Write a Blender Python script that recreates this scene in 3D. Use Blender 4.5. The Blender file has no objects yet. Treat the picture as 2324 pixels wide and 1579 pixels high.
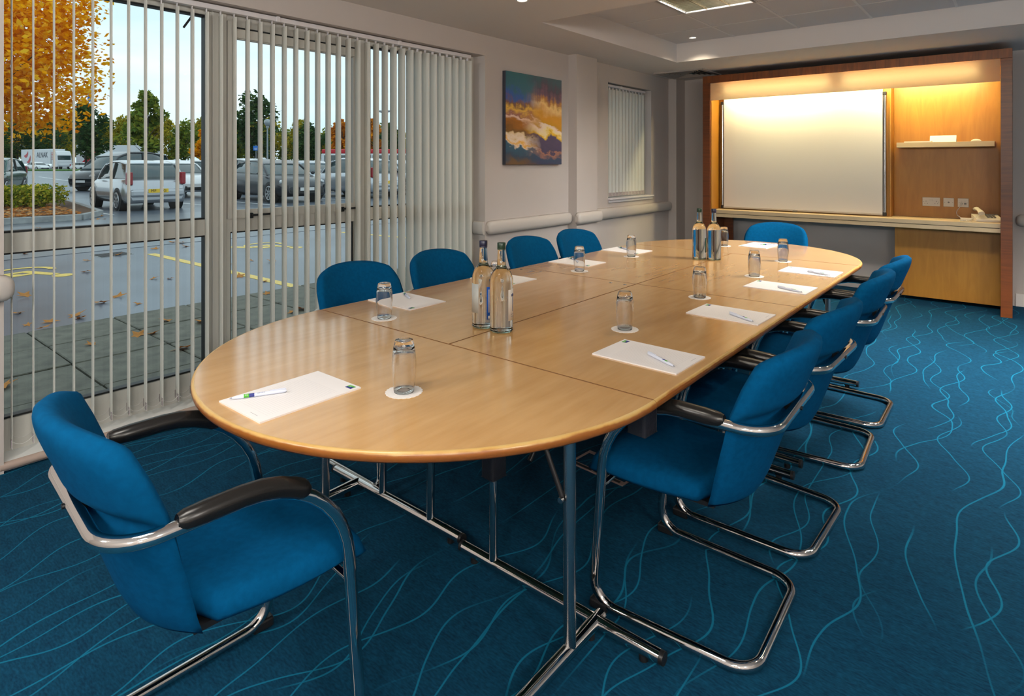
import bpy, bmesh, math, random
from mathutils import Vector, Matrix
R = math.radians
PI = math.pi
random.seed(7)
sc = bpy.context.scene
C = sc.collection

# ------------------------------------------------------------------ camera, world, exposure
cam_d = bpy.data.cameras.new('camera'); cam = bpy.data.objects.new('camera', cam_d); C.objects.link(cam)
cam_d.sensor_fit = 'HORIZONTAL'; cam_d.sensor_width = 36.0
cam_d.lens = 36.0 * 1376.62 / 2324.0
cam_d.shift_y = -(789.5 - 368.94) / 2324.0
cam_d.clip_start = 0.02; cam_d.clip_end = 600
cam.location = (0, 0, 1.363); cam.rotation_euler = (R(90), 0, R(39.6947))
sc.camera = cam
vs = sc.view_settings
vs.view_transform = 'Standard'; vs.look = 'None'; vs.exposure = 0.20; vs.gamma = 1.0; vs.use_curve_mapping = False
sc.display_settings.display_device = 'sRGB'
try:
    cy = sc.cycles
    cy.use_denoising = True; cy.max_bounces = 8; cy.diffuse_bounces = 4; cy.glossy_bounces = 3
    cy.transmission_bounces = 8; cy.transparent_max_bounces = 12; cy.use_adaptive_sampling = False; cy.use_light_tree = False; cy.sample_clamp_indirect = 3.0
    cy.caustics_refractive = True; cy.caustics_reflective = False; cy.blur_glossy = 0.7
except Exception:
    pass

world = bpy.data.worlds.new('overcast_sky'); sc.world = world; world.use_nodes = True
wn = world.node_tree; wn.nodes.clear()
w_out = wn.nodes.new('ShaderNodeOutputWorld'); w_bg = wn.nodes.new('ShaderNodeBackground')
w_tc = wn.nodes.new('ShaderNodeTexCoord'); w_map = wn.nodes.new('ShaderNodeMapping'); w_no = wn.nodes.new('ShaderNodeTexNoise'); w_cr = wn.nodes.new('ShaderNodeValToRGB')
w_map.inputs['Scale'].default_value = (1.2, 1.2, 6.0)
w_no.inputs['Scale'].default_value = 2.2; w_no.inputs['Detail'].default_value = 5
w_cr.color_ramp.elements[0].position = 0.35; w_cr.color_ramp.elements[0].color = (0.66, 0.82, 0.93, 1)
w_cr.color_ramp.elements[1].position = 0.68; w_cr.color_ramp.elements[1].color = (0.93, 0.97, 1.0, 1)
wn.links.new(w_tc.outputs['Generated'], w_map.inputs['Vector']); wn.links.new(w_map.outputs['Vector'], w_no.inputs['Vector'])
wn.links.new(w_no.outputs['Fac'], w_cr.inputs['Fac']); wn.links.new(w_cr.outputs['Color'], w_bg.inputs['Color'])
w_bg.inputs['Strength'].default_value = 1.14
wn.links.new(w_bg.outputs['Background'], w_out.inputs['Surface'])
ADDED_LUM_W = 205.0      # recessed luminaires added out of view
SPOT_W = 30.0
FILL_GLOBE_E = 128.0     # opal globes added behind and beside the camera as fill     # downlights
TUBE_E = 165.0     # tubes behind the diffuser

# ------------------------------------------------------------------ helpers
class MB:
    def __init__(s): s.v = []; s.f = []; s.sm = []
    def add(s, vs_, fs, smooth=False):
        n = len(s.v); s.v += [tuple(v) for v in vs_]
        for f in fs: s.f.append(tuple(i + n for i in f)); s.sm.append(smooth)
        return s
    def box(s, a, b, M=None):
        (x0, y0, z0), (x1, y1, z1) = a, b
        v = [Vector(p) for p in ((x0,y0,z0),(x1,y0,z0),(x1,y1,z0),(x0,y1,z0),(x0,y0,z1),(x1,y0,z1),(x1,y1,z1),(x0,y1,z1))]
        if M is not None: v = [M @ p for p in v]
        return s.add(v, [(0,3,2,1),(4,5,6,7),(0,1,5,4),(1,2,6,5),(2,3,7,6),(3,0,4,7)])
    def prism(s, poly, z0, z1, M=None, smooth=False):
        n = len(poly)
        v = [Vector((p[0], p[1], z0)) for p in poly] + [Vector((p[0], p[1], z1)) for p in poly]
        if M is not None: v = [M @ p for p in v]
        s.add(v, [tuple(range(n))[::-1], tuple(range(n, 2*n))])
        s.add(v, [(i, (i+1) % n, n + (i+1) % n, n + i) for i in range(n)], smooth)
        return s
    def rings(s, rings, closed=False, caps=True, smooth=True):
        n = len(rings[0]); m = len(rings); v = [p for r in rings for p in r]; fs = []
        for j in range(m if closed else m - 1):
            k = (j + 1) % m
            for i in range(n):
                fs.append((j*n+i, j*n+(i+1) % n, k*n+(i+1) % n, k*n+i))
        s.add(v, fs, smooth)
        if caps and not closed:
            s.add(rings[0], [tuple(range(n))[::-1]]); s.add(rings[-1], [tuple(range(n))])
        return s
    def tube(s, path, r, n=10, closed=False, caps=True, sq=1.0):
        P = [Vector(p) for p in path]; m = len(P); rr = r if isinstance(r, (list, tuple)) else [r]*m
        T = []
        for i in range(m):
            if closed: t = P[(i+1) % m] - P[i-1]
            else: t = P[min(i+1, m-1)] - P[max(i-1, 0)]
            T.append(t.normalized() if t.length > 1e-9 else Vector((0,0,1)))
        a = Vector((0,0,1)) if abs(T[0].z) < 0.9 else Vector((1,0,0))
        N = (a - T[0]*a.dot(T[0])).normalized(); rings = []
        for i in range(m):
            N = (N - T[i]*N.dot(T[i])); N = N.normalized() if N.length > 1e-6 else T[i].orthogonal().normalized()
            B = T[i].cross(N)
            rings.append([P[i] + (N*math.cos(2*PI*k/n)*sq + B*math.sin(2*PI*k/n))*rr[i] for k in range(n)])
        return s.rings(rings, closed, caps)
    def cyl(s, p0, p1, r, n=16): return s.tube([p0, p1], r, n)
    def lathe(s, prof, n=24, o=(0,0,0), M=None, closed=False):
        o = Vector(o); rings = []
        for (r, z) in prof:
            ring = [Vector((r*math.cos(2*PI*k/n), r*math.sin(2*PI*k/n), z)) for k in range(n)]
            rings.append([(M @ p if M is not None else p) + o for p in ring])
        return s.rings(rings, closed, not closed)
    def grid(s, fn, nu, nv, smooth=True):
        v = [fn(i/nu, j/nv) for j in range(nv+1) for i in range(nu+1)]
        return s.add(v, [(j*(nu+1)+i, j*(nu+1)+i+1, (j+1)*(nu+1)+i+1, (j+1)*(nu+1)+i) for j in range(nv) for i in range(nu)], smooth)
    def pillow(s, mid, off_a, off_b, nu, nv):
        """closed shell: mid(u,v) +- offsets that go to zero on the border"""
        n = (nu+1)*(nv+1); va = []; vb = []
        for j in range(nv+1):
            for i in range(nu+1):
                u, v = i/nu, j/nv; m = Vector(mid(u, v)); va.append(m + Vector(off_a(u, v))); vb.append(m + Vector(off_b(u, v)))
        fa = [(j*(nu+1)+i, j*(nu+1)+i+1, (j+1)*(nu+1)+i+1, (j+1)*(nu+1)+i) for j in range(nv) for i in range(nu)]
        border = set(i for i in range(n) if i % (nu+1) in (0, nu) or i // (nu+1) in (0, nv))
        allv = va + vb
        fb = [tuple(i if i in border else i + n for i in f)[::-1] for f in fa]
        s.add(allv, fa + fb, True); return s
    def build(s, name, mat, parent=None, bevel=0, seg=2):
        me = bpy.data.meshes.new(name); me.from_pydata([tuple(v) for v in s.v], [], s.f)
        if len(s.f) < 6000:
            bm = bmesh.new(); bm.from_mesh(me); bmesh.ops.recalc_face_normals(bm, faces=bm.faces); bm.to_mesh(me); bm.free()
        if any(s.sm): me.polygons.foreach_set('use_smooth', s.sm)
        me.materials.append(mat); me.update()
        o = bpy.data.objects.new(name, me); C.objects.link(o)
        if parent is not None: o.parent = parent
        if bevel:
            b = o.modifiers.new('bevel', 'BEVEL'); b.width = bevel; b.segments = seg; b.limit_method = 'ANGLE'; b.angle_limit = R(40)
        return o

def fillet(pts, rad, closed=False, n=7):
    P = [Vector(p) for p in pts]; m = len(P); out = []
    for i in range(m):
        if not closed and i in (0, m-1): out.append(P[i]); continue
        a, b, c = P[i-1], P[i], P[(i+1) % m]; r = rad[i] if isinstance(rad, (list, tuple)) else rad
        d1 = (a-b).normalized(); d2 = (c-b).normalized(); ang = d1.angle(d2)
        if r <= 0 or ang > R(179): out.append(b); continue
        t = min(r/math.tan(ang/2), 0.49*(a-b).length, 0.49*(c-b).length); r2 = t*math.tan(ang/2)
        cen = b + (d1+d2).normalized()*(r2/math.sin(ang/2)); s0 = b + d1*t - cen; s1 = b + d2*t - cen
        tot = s0.angle(s1); ax = s0.cross(s1).normalized()
        for k in range(n+1): out.append(cen + Matrix.Rotation(tot*k/n, 3, ax) @ s0)
    return out

def tag(o, label=None, cat=None, group=None, kind=None):
    if label: o['label'] = label
    if cat: o['category'] = cat
    if group: o['group'] = group
    if kind: o['kind'] = kind
    return o
def thing(name, label, cat, loc=(0,0,0), rz=0.0, group=None):
    o = bpy.data.objects.new(name, None); C.objects.link(o); o.location = loc; o.rotation_euler = (0, 0, rz)
    o.empty_display_size = 0.1
    return tag(o, label, cat, group)
def copy_tree(o, parent=None):
    c = o.copy(); C.objects.link(c)
    if parent is not None: c.parent = parent
    for ch in list(o.children): copy_tree(ch, c)
    return c
def dup(o, loc, rz, label=None, group=None):
    c = copy_tree(o); c.location = loc; c.rotation_euler = (0, 0, rz)
    return tag(c, label, None, group)
def slab_with_holes(m, us, vs_, holes, f):
    """grid slab: us, vs_ are cut lines, holes cells are left out; f(u,v,side)->point"""
    us = sorted(set(us)); vs_ = sorted(set(vs_)); nu, nv = len(us), len(vs_)
    def hole(i, j):
        cu, cv = (us[i]+us[i+1])/2, (vs_[j]+vs_[j+1])/2
        return any(h[0] < cu < h[1] and h[2] < cv < h[3] for h in holes)
    V = []; idx = {}
    def vid(i, j, s):
        if (i, j, s) not in idx: idx[(i, j, s)] = len(V); V.append(f(us[i], vs_[j], s))
        return idx[(i, j, s)]
    F = []
    solid = lambda i, j: 0 <= i < nu-1 and 0 <= j < nv-1 and not hole(i, j)
    for i in range(nu-1):
        for j in range(nv-1):
            if not solid(i, j): continue
            F.append((vid(i,j,0), vid(i+1,j,0), vid(i+1,j+1,0), vid(i,j+1,0)))
            F.append((vid(i,j,1), vid(i,j+1,1), vid(i+1,j+1,1), vid(i+1,j,1)))
            if not solid(i-1, j): F.append((vid(i,j,0), vid(i,j+1,0), vid(i,j+1,1), vid(i,j,1)))
            if not solid(i+1, j): F.append((vid(i+1,j,0), vid(i+1,j,1), vid(i+1,j+1,1), vid(i+1,j+1,0)))
            if not solid(i, j-1): F.append((vid(i,j,0), vid(i,j,1), vid(i+1,j,1), vid(i+1,j,0)))
            if not solid(i, j+1): F.append((vid(i,j+1,0), vid(i+1,j+1,0), vid(i+1,j+1,1), vid(i,j+1,1)))
    m.add(V, F); return m
def text_obj(name, s, size, mat, parent, M, extrude=0.0003):
    cu = bpy.data.curves.new(name, 'FONT'); cu.body = s; cu.size = size; cu.align_x = 'CENTER'; cu.align_y = 'CENTER'; cu.extrude = extrude
    t = bpy.data.objects.new(name + '_src', cu); C.objects.link(t)
    dg = bpy.context.evaluated_depsgraph_get()
    me = bpy.data.meshes.new_from_object(t.evaluated_get(dg)); me.transform(M)
    bpy.data.objects.remove(t); bpy.data.curves.remove(cu)
    me.materials.clear(); me.materials.append(mat)
    o = bpy.data.objects.new(name, me); C.objects.link(o); o.parent = parent
    return o

# ------------------------------------------------------------------ materials
def srgb(r, g, b):
    f = lambda c: c/12.92 if c <= 0.04045 else ((c+0.055)/1.055)**2.4
    return (f(r/255), f(g/255), f(b/255), 1)
def new_mat(name):
    m = bpy.data.materials.new(name); m.use_nodes = True; nt = m.node_tree
    return m, nt, nt.nodes['Principled BSDF'], nt.nodes['Material Output']
def pm(name, col, rough=0.5, metal=0.0, spec=0.5, bump=0.0, bscale=200, var=0.0, vscale=8, coat=0.0, sheen=0.0, trans=0.0, ior=1.45, emit=0.0):
    m, nt, p, out = new_mat(name)
    p.inputs['Base Color'].default_value = col; p.inputs['Roughness'].default_value = rough; p.inputs['Metallic'].default_value = metal
    p.inputs['Specular IOR Level'].default_value = spec; p.inputs['Coat Weight'].default_value = coat; p.inputs['Sheen Weight'].default_value = sheen
    p.inputs['Transmission Weight'].default_value = trans; p.inputs['IOR'].default_value = ior
    if emit: p.inputs['Emission Color'].default_value = col; p.inputs['Emission Strength'].default_value = emit
    if var or bump:
        tc = nt.nodes.new('ShaderNodeTexCoord')
    if var:
        no = nt.nodes.new('ShaderNodeTexNoise'); no.inputs['Scale'].default_value = vscale; no.inputs['Detail'].default_value = 4
        mr = nt.nodes.new('ShaderNodeMapRange'); mr.inputs['From Min'].default_value = 0.3; mr.inputs['From Max'].default_value = 0.7
        mr.inputs['To Min'].default_value = 1 - var; mr.inputs['To Max'].default_value = 1 + var
        mx = nt.nodes.new('ShaderNodeVectorMath'); mx.operation = 'SCALE'; mx.inputs[0].default_value = col[:3]
        nt.links.new(tc.outputs['Object'], no.inputs['Vector']); nt.links.new(no.outputs['Fac'], mr.inputs['Value'])
        nt.links.new(mr.outputs['Result'], mx.inputs['Scale']); nt.links.new(mx.outputs['Vector'], p.inputs['Base Color'])
    if bump:
        nb = nt.nodes.new('ShaderNodeTexNoise'); nb.inputs['Scale'].default_value = bscale; nb.inputs['Detail'].default_value = 3
        bp = nt.nodes.new('ShaderNodeBump'); bp.inputs['Strength'].default_value = bump; bp.inputs['Distance'].default_value = 0.002
        nt.links.new(tc.outputs['Object'], nb.inputs['Vector']); nt.links.new(nb.outputs['Fac'], bp.inputs['Height']); nt.links.new(bp.outputs['Normal'], p.inputs['Normal'])
    return m
def wood(name, c1, c2, scale=(1,1,14), rough=0.35, coat=0.0, nscale=3.0, dist=1.2):
    m, nt, p, out = new_mat(name)
    tc = nt.nodes.new('ShaderNodeTexCoord'); mp = nt.nodes.new('ShaderNodeMapping'); mp.inputs['Scale'].default_value = scale
    no = nt.nodes.new('ShaderNodeTexNoise'); no.inputs['Scale'].default_value = nscale; no.inputs['Detail'].default_value = 6; no.inputs['Distortion'].default_value = dist
    n2 = nt.nodes.new('ShaderNodeTexNoise'); n2.inputs['Scale'].default_value = nscale*0.35; n2.inputs['Detail'].default_value = 2
    ad = nt.nodes.new('ShaderNodeMath'); ad.operation = 'ADD'; hf = nt.nodes.new('ShaderNodeMath'); hf.operation = 'MULTIPLY'; hf.inputs[1].default_value = 0.5
    cr = nt.nodes.new('ShaderNodeValToRGB'); cr.color_ramp.elements[0].position = 0.36; cr.color_ramp.elements[0].color = c1
    cr.color_ramp.elements[1].position = 0.64; cr.color_ramp.elements[1].color = c2
    L = nt.links.new
    L(tc.outputs['Object'], mp.inputs['Vector']); L(mp.outputs['Vector'], no.inputs['Vector']); L(tc.outputs['Object'], n2.inputs['Vector'])
    L(no.outputs['Fac'], ad.inputs[0]); L(n2.outputs['Fac'], ad.inputs[1]); L(ad.outputs[0], hf.inputs[0]); L(hf.outputs[0], cr.inputs['Fac'])
    L(cr.outputs['Color'], p.inputs['Base Color']); p.inputs['Roughness'].default_value = rough; p.inputs['Coat Weight'].default_value = coat; p.inputs['Coat Roughness'].default_value = 0.15
    return m
def glass_pane(name, tint=(0.93, 0.97, 0.96, 1), refl=1.0):
    m, nt, p, out = new_mat(name); nt.nodes.remove(p)
    tr = nt.nodes.new('ShaderNodeBsdfTransparent'); gl = nt.nodes.new('ShaderNodeBsdfGlossy'); fr = nt.nodes.new('ShaderNodeFresnel'); mx = nt.nodes.new('ShaderNodeMixShader')
    tr.inputs['Color'].default_value = tint; gl.inputs['Roughness'].default_value = 0.01; fr.inputs['IOR'].default_value = 1.3
    nt.links.new(fr.outputs[0], mx.inputs[0]); nt.links.new(tr.outputs[0], mx.inputs[1]); nt.links.new(gl.outputs[0], mx.inputs[2]); nt.links.new(mx.outputs[0], out.inputs['Surface'])
    return m
def translucent(name, col, mix=0.5, tcol=None, rough=0.6):
    m, nt, p, out = new_mat(name); nt.nodes.remove(p)
    df = nt.nodes.new('ShaderNodeBsdfDiffuse'); tl = nt.nodes.new('ShaderNodeBsdfTranslucent'); mx = nt.nodes.new('ShaderNodeMixShader')
    df.inputs['Color'].default_value = col; tl.inputs['Color'].default_value = tcol or col; mx.inputs[0].default_value = mix
    nt.links.new(df.outputs[0], mx.inputs[1]); nt.links.new(tl.outputs[0], mx.inputs[2]); nt.links.new(mx.outputs[0], out.inputs['Surface'])
    return m
def carpet_mat():
    m, nt, p, out = new_mat('blue_carpet'); L = nt.links.new; N = nt.nodes.new
    def mt(op, a, b=None, c=None):
        n = N('ShaderNodeMath'); n.operation = op
        for k, x in enumerate((a, b, c)):
            if x is None: continue
            if isinstance(x, (int, float)): n.inputs[k].default_value = x
            else: L(x, n.inputs[k])
        return n.outputs[0]
    tc = N('ShaderNodeTexCoord'); sx = N('ShaderNodeSeparateXYZ'); L(tc.outputs['Object'], sx.inputs[0]); X, Y = sx.outputs[0], sx.outputs[1]
    def noise(scale, vec, detail=1.0):
        n = N('ShaderNodeTexNoise'); n.inputs['Scale'].default_value = scale; n.inputs['Detail'].default_value = detail; L(vec, n.inputs['Vector']); return n.outputs['Fac']
    def mapped(sc_, off):
        mp = N('ShaderNodeMapping'); mp.inputs['Scale'].default_value = sc_; mp.inputs['Location'].default_value = off; L(tc.outputs['Object'], mp.inputs['Vector']); return mp.outputs['Vector']
    tot = None
    for k, (pit, amp, off, w) in enumerate(((0.19, 0.30, 0.0, 0.0140), (0.24, 0.36, 5.3, 0.0112), (0.29, 0.42, 11.7, 0.0092))):
        n1 = noise(1.0, mapped((0.9, 2.6, 0), (off, off*1.7, 0)), 0.0)
        sh = mt('MULTIPLY', n1, amp)
        q = mt('DIVIDE', mt('ADD', X, sh), pit)
        f = mt('ABSOLUTE', mt('SUBTRACT', mt('FRACT', q), 0.5))
        ln = N('ShaderNodeMapRange'); ln.interpolation_type = 'SMOOTHSTEP'; ln.inputs['From Min'].default_value = w*1.5; ln.inputs['From Max'].default_value = w*0.6
        L(f, ln.inputs['Value'])
        g = N('ShaderNodeMapRange'); g.inputs['From Min'].default_value = 0.42; g.inputs['From Max'].default_value = 0.5
        L(noise(1.0, mapped((2.2, 1.1, 0), (off*3, off*2, 0)), 0.0), g.inputs['Value'])
        v = mt('MULTIPLY', ln.outputs['Result'], g.outputs['Result'])
        tot = v if tot is None else mt('MAXIMUM', tot, v)
    mott = noise(1.0, mapped((60, 170, 60), (0, 0, 0)), 3.0)
    big = noise(1.0, mapped((14, 34, 1), (3, 0, 0)), 2.0)
    cr = N('ShaderNodeValToRGB'); cr.color_ramp.elements[0].position = 0.30; cr.color_ramp.elements[0].color = (0.0012, 0.017, 0.043, 1)
    cr.color_ramp.elements[1].position = 0.72; cr.color_ramp.elements[1].color = (0.0035, 0.056, 0.108, 1)
    L(mt('ADD', mt('MULTIPLY', mott, 0.7), mt('MULTIPLY', big, 0.3)), cr.inputs['Fac'])
    mx = N('ShaderNodeMix'); mx.data_type = 'RGBA'; L(mt('MULTIPLY', tot, 0.8), mx.inputs['Factor']); L(cr.outputs['Color'], mx.inputs['A']); mx.inputs['B'].default_value = (0.005, 0.145, 0.245, 1)
    L(mx.outputs['Result'], p.inputs['Base Color']); p.inputs['Roughness'].default_value = 0.95; p.inputs['Specular IOR Level'].default_value = 0.1
    return m
def ruled_paper():
    m, nt, p, out = new_mat('ruled_paper'); L = nt.links.new; N = nt.nodes.new
    tc = N('ShaderNodeTexCoord'); sx = N('ShaderNodeSeparateXYZ'); L(tc.outputs['Object'], sx.inputs[0])
    def mt(op, a, b=None):
        n = N('ShaderNodeMath'); n.operation = op
        for k, x in enumerate((a, b)):
            if x is None: continue
            if isinstance(x, (int, float)): n.inputs[k].default_value = x
            else: L(x, n.inputs[k])
        return n.outputs[0]
    y = sx.outputs[1]; x = sx.outputs[0]
    ln = mt('LESS_THAN', mt('ABSOLUTE', mt('SUBTRACT', mt('FRACT', mt('DIVIDE', y, 0.0075)), 0.5)), 0.05)
    inx = mt('LESS_THAN', mt('ABSOLUTE', x), 0.082); iny = mt('LESS_THAN', mt('ABSOLUTE', mt('ADD', y, 0.015)), 0.105)
    k = mt('MULTIPLY', mt('MULTIPLY', ln, inx), iny)
    mx = N('ShaderNodeMix'); mx.data_type = 'RGBA'; L(mt('MULTIPLY', k, 0.5), mx.inputs['Factor'])
    mx.inputs['A'].default_value = (0.80, 0.775, 0.77, 1); mx.inputs['B'].default_value = (0.45, 0.45, 0.47, 1)
    L(mx.outputs['Result'], p.inputs['Base Color']); p.inputs['Roughness'].default_value = 0.7
    return m
def worn_edge():
    m, nt, p, out = new_mat('worn_edge_band'); L = nt.links.new; N = nt.nodes.new
    tc = N('ShaderNodeTexCoord'); sx = N('ShaderNodeSeparateXYZ'); L(tc.outputs['Object'], sx.inputs[0])
    no = N('ShaderNodeTexNoise'); no.inputs['Scale'].default_value = 30; no.inputs['Detail'].default_value = 5; L(tc.outputs['Object'], no.inputs['Vector'])
    n2 = N('ShaderNodeTexNoise'); n2.inputs['Scale'].default_value = 3.0; L(tc.outputs['Object'], n2.inputs['Vector'])
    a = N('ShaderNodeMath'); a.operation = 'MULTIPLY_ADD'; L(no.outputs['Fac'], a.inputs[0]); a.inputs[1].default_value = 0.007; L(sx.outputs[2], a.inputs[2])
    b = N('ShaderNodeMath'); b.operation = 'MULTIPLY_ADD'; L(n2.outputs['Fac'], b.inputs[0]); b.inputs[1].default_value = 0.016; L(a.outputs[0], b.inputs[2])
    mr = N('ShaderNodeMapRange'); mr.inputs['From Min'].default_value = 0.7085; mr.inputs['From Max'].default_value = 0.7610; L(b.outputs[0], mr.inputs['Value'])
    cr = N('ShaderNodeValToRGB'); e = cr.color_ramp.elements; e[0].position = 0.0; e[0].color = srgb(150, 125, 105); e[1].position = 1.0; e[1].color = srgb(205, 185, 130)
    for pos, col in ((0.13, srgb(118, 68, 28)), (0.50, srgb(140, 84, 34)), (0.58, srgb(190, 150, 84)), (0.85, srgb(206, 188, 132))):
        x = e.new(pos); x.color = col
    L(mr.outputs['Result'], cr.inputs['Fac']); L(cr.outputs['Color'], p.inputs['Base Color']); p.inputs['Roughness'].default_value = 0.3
    return m
def table_mat():
    m, nt, p, out = new_mat('maple_laminate'); L = nt.links.new; N = nt.nodes.new
    tc = N('ShaderNodeTexCoord')
    mp = N('ShaderNodeMapping'); mp.inputs['Scale'].default_value = (10, 1.1, 1); L(tc.outputs['Object'], mp.inputs['Vector'])
    n1 = N('ShaderNodeTexNoise'); n1.inputs['Scale'].default_value = 3.5; n1.inputs['Detail'].default_value = 6; L(mp.outputs['Vector'], n1.inputs['Vector'])
    m2 = N('ShaderNodeMapping'); m2.inputs['Scale'].default_value = (2.2, 1.3, 1); L(tc.outputs['Object'], m2.inputs['Vector'])
    n2 = N('ShaderNodeTexNoise'); n2.inputs['Scale'].default_value = 2.2; n2.inputs['Detail'].default_value = 3; L(m2.outputs['Vector'], n2.inputs['Vector'])
    ad = N('ShaderNodeMath'); ad.operation = 'ADD'; L(n1.outputs['Fac'], ad.inputs[0]); L(n2.outputs['Fac'], ad.inputs[1])
    cr = N('ShaderNodeValToRGB'); e = cr.color_ramp.elements
    e[0].position = 0.36; e[0].color = (0.50, 0.275, 0.098, 1); e[1].position = 0.62; e[1].color = (0.60, 0.36, 0.145, 1)
    hf = N('ShaderNodeMath'); hf.operation = 'MULTIPLY'; hf.inputs[1].default_value = 0.5; L(ad.outputs[0], hf.inputs[0]); L(hf.outputs[0], cr.inputs['Fac'])
    L(cr.outputs['Color'], p.inputs['Base Color']); p.inputs['Roughness'].default_value = 0.2; p.inputs['Specular IOR Level'].default_value = 0.6; p.inputs['Coat Weight'].default_value = 0.5; p.inputs['Coat Roughness'].default_value = 0.11
    nr = N('ShaderNodeMapRange'); nr.inputs['To Min'].default_value = 0.15; nr.inputs['To Max'].default_value = 0.22; L(n2.outputs['Fac'], nr.inputs['Value']); L(nr.outputs['Result'], p.inputs['Roughness'])
    return m
def painting_mat():
    m, nt, p, out = new_mat('abstract_canvas'); L = nt.links.new; N = nt.nodes.new
    tc = N('ShaderNodeTexCoord'); sx = N('ShaderNodeSeparateXYZ'); L(tc.outputs['Object'], sx.inputs[0])
    def noise(sc_, scale, det=5, dist=0.0):
        mp = N('ShaderNodeMapping'); mp.inputs['Scale'].default_value = sc_; L(tc.outputs['Object'], mp.inputs['Vector'])
        n = N('ShaderNodeTexNoise'); n.inputs['Scale'].default_value = scale; n.inputs['Detail'].default_value = det; n.inputs['Distortion'].default_value = dist; L(mp.outputs['Vector'], n.inputs['Vector']); return n.outputs['Fac']
    def mt(op, a, b=None, c=None):
        n = N('ShaderNodeMath'); n.operation = op
        for k, x in enumerate((a, b, c)):
            if x is None: continue
            if isinstance(x, (int, float)): n.inputs[k].default_value = x
            else: L(x, n.inputs[k])
        return n.outputs[0]
    y = mt('ADD', mt('DIVIDE', sx.outputs[1], 0.83), 0.5); z = mt('ADD', mt('DIVIDE', sx.outputs[2], 0.81), 0.5)
    rough = noise((1, 0.8, 1.7), 11, 9); band = noise((1, 2.0, 2.0), 2.2, 3, 0.6); vert = noise((1, 9, 0.7), 2.5, 4, 0.4)
    t = mt('ADD', z, mt('MULTIPLY', mt('SUBTRACT', rough, 0.5), 0.22))
    t = mt('ADD', t, mt('MULTIPLY', mt('SUBTRACT', band, 0.5), 0.18))
    t = mt('ADD', t, mt('MULTIPLY', mt('SUBTRACT', y, 0.5), 0.10))
    tv = mt('ADD', t, mt('MULTIPLY', mt('SUBTRACT', vert, 0.5), 0.22))
    up = N('ShaderNodeMapRange'); up.inputs['From Min'].default_value = 0.58; up.inputs['From Max'].default_value = 0.70; L(z, up.inputs['Value'])
    tm = N('ShaderNodeMix'); tm.data_type = 'FLOAT'; L(up.outputs['Result'], tm.inputs['Factor']); L(t, tm.inputs['A']); L(tv, tm.inputs['B'])
    def ramp(stops):
        cr = N('ShaderNodeValToRGB'); e = cr.color_ramp.elements
        e[0].position = stops[0][0]; e[0].color = srgb(*stops[0][1]); e[1].position = stops[-1][0]; e[1].color = srgb(*stops[-1][1])
        for pos, col in stops[1:-1]: x = e.new(pos); x.color = srgb(*col)
        L(tm.outputs['Result'], cr.inputs['Fac']); return cr.outputs['Color']
    left = ramp([(0.0, (95, 70, 45)), (0.06, (35, 60, 85)), (0.15, (25, 80, 105)), (0.175, (240, 215, 190)), (0.20, (235, 175, 50)), (0.24, (245, 225, 205)), (0.29, (230, 200, 150)), (0.31, (110, 75, 25)), (0.44, (165, 100, 20)), (0.50, (245, 215, 200)), (0.53, (150, 90, 80)), (0.59, (235, 190, 80)), (0.63, (120, 80, 60)), (0.70, (30, 85, 165)), (0.80, (35, 95, 115)), (1.0, (35, 95, 105))])
    right = ramp([(0.0, (50, 52, 85)), (0.10, (30, 60, 90)), (0.16, (160, 110, 90)), (0.18, (55, 50, 85)), (0.33, (72, 62, 95)), (0.36, (240, 190, 30)), (0.39, (250, 225, 160)), (0.44, (250, 225, 205)), (0.47, (200, 145, 20)), (0.58, (215, 150, 40)), (0.64, (230, 175, 105)), (0.70, (245, 205, 130)), (0.76, (190, 130, 60)), (0.82, (110, 80, 100)), (0.90, (70, 60, 80)), (1.0, (45, 80, 95))])
    wv = N('ShaderNodeMapRange'); wv.inputs['From Min'].default_value = 0.30; wv.inputs['From Max'].default_value = 0.62
    L(mt('ADD', y, mt('MULTIPLY', mt('SUBTRACT', band, 0.5), 0.5)), wv.inputs['Value'])
    mx = N('ShaderNodeMix'); mx.data_type = 'RGBA'; L(wv.outputs['Result'], mx.inputs['Factor']); L(left, mx.inputs['A']); L(right, mx.inputs['B'])
    L(mx.outputs['Result'], p.inputs['Base Color']); p.inputs['Roughness'].default_value = 0.5
    return m

M = {}
M['wall'] = pm('wall_paint', (0.53, 0.485, 0.455, 1), 0.75, spec=0.25, var=0.015, vscale=3)
M['ceil'] = pm('ceiling_paint', (0.74, 0.70, 0.67, 1), 0.8, spec=0.2)
M['tile'] = pm('ceiling_tile', (0.72, 0.69, 0.68, 1), 0.85, spec=0.2)
M['tbar'] = pm('ceiling_grid', (0.80, 0.77, 0.75, 1), 0.5)
M['carpet'] = carpet_mat()
M['rail'] = pm('cream_vinyl_rail', (0.55, 0.51, 0.47, 1), 0.28, spec=0.5)
M['frame'] = pm('window_frame_cream', (0.62, 0.61, 0.56, 1), 0.4)
M['gasket'] = pm('black_gasket', (0.012, 0.014, 0.015, 1), 0.5)
M['glass'] = glass_pane('window_glass')
M['sill'] = pm('white_sill', (0.86, 0.89, 0.88, 1), 0.35)
M['nosing'] = pm('sill_nosing', (0.42, 0.33, 0.28, 1), 0.35)
M['slat'] = translucent('blind_fabric', (0.85, 0.84, 0.80, 1), 0.45, (0.90, 0.92, 0.88, 1))
M['weight'] = pm('blind_weight', (0.36, 0.32, 0.33, 1), 0.5)
M['white_metal'] = pm('white_enamel', (0.72, 0.70, 0.72, 1), 0.3)
M['chain'] = pm('white_chain', (0.70, 0.69, 0.66, 1), 0.5)
M['maple_top'] = table_mat()
M['edge'] = worn_edge()
M['joint'] = pm('brown_joint_edge', srgb(125, 85, 45), 0.5)
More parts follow.
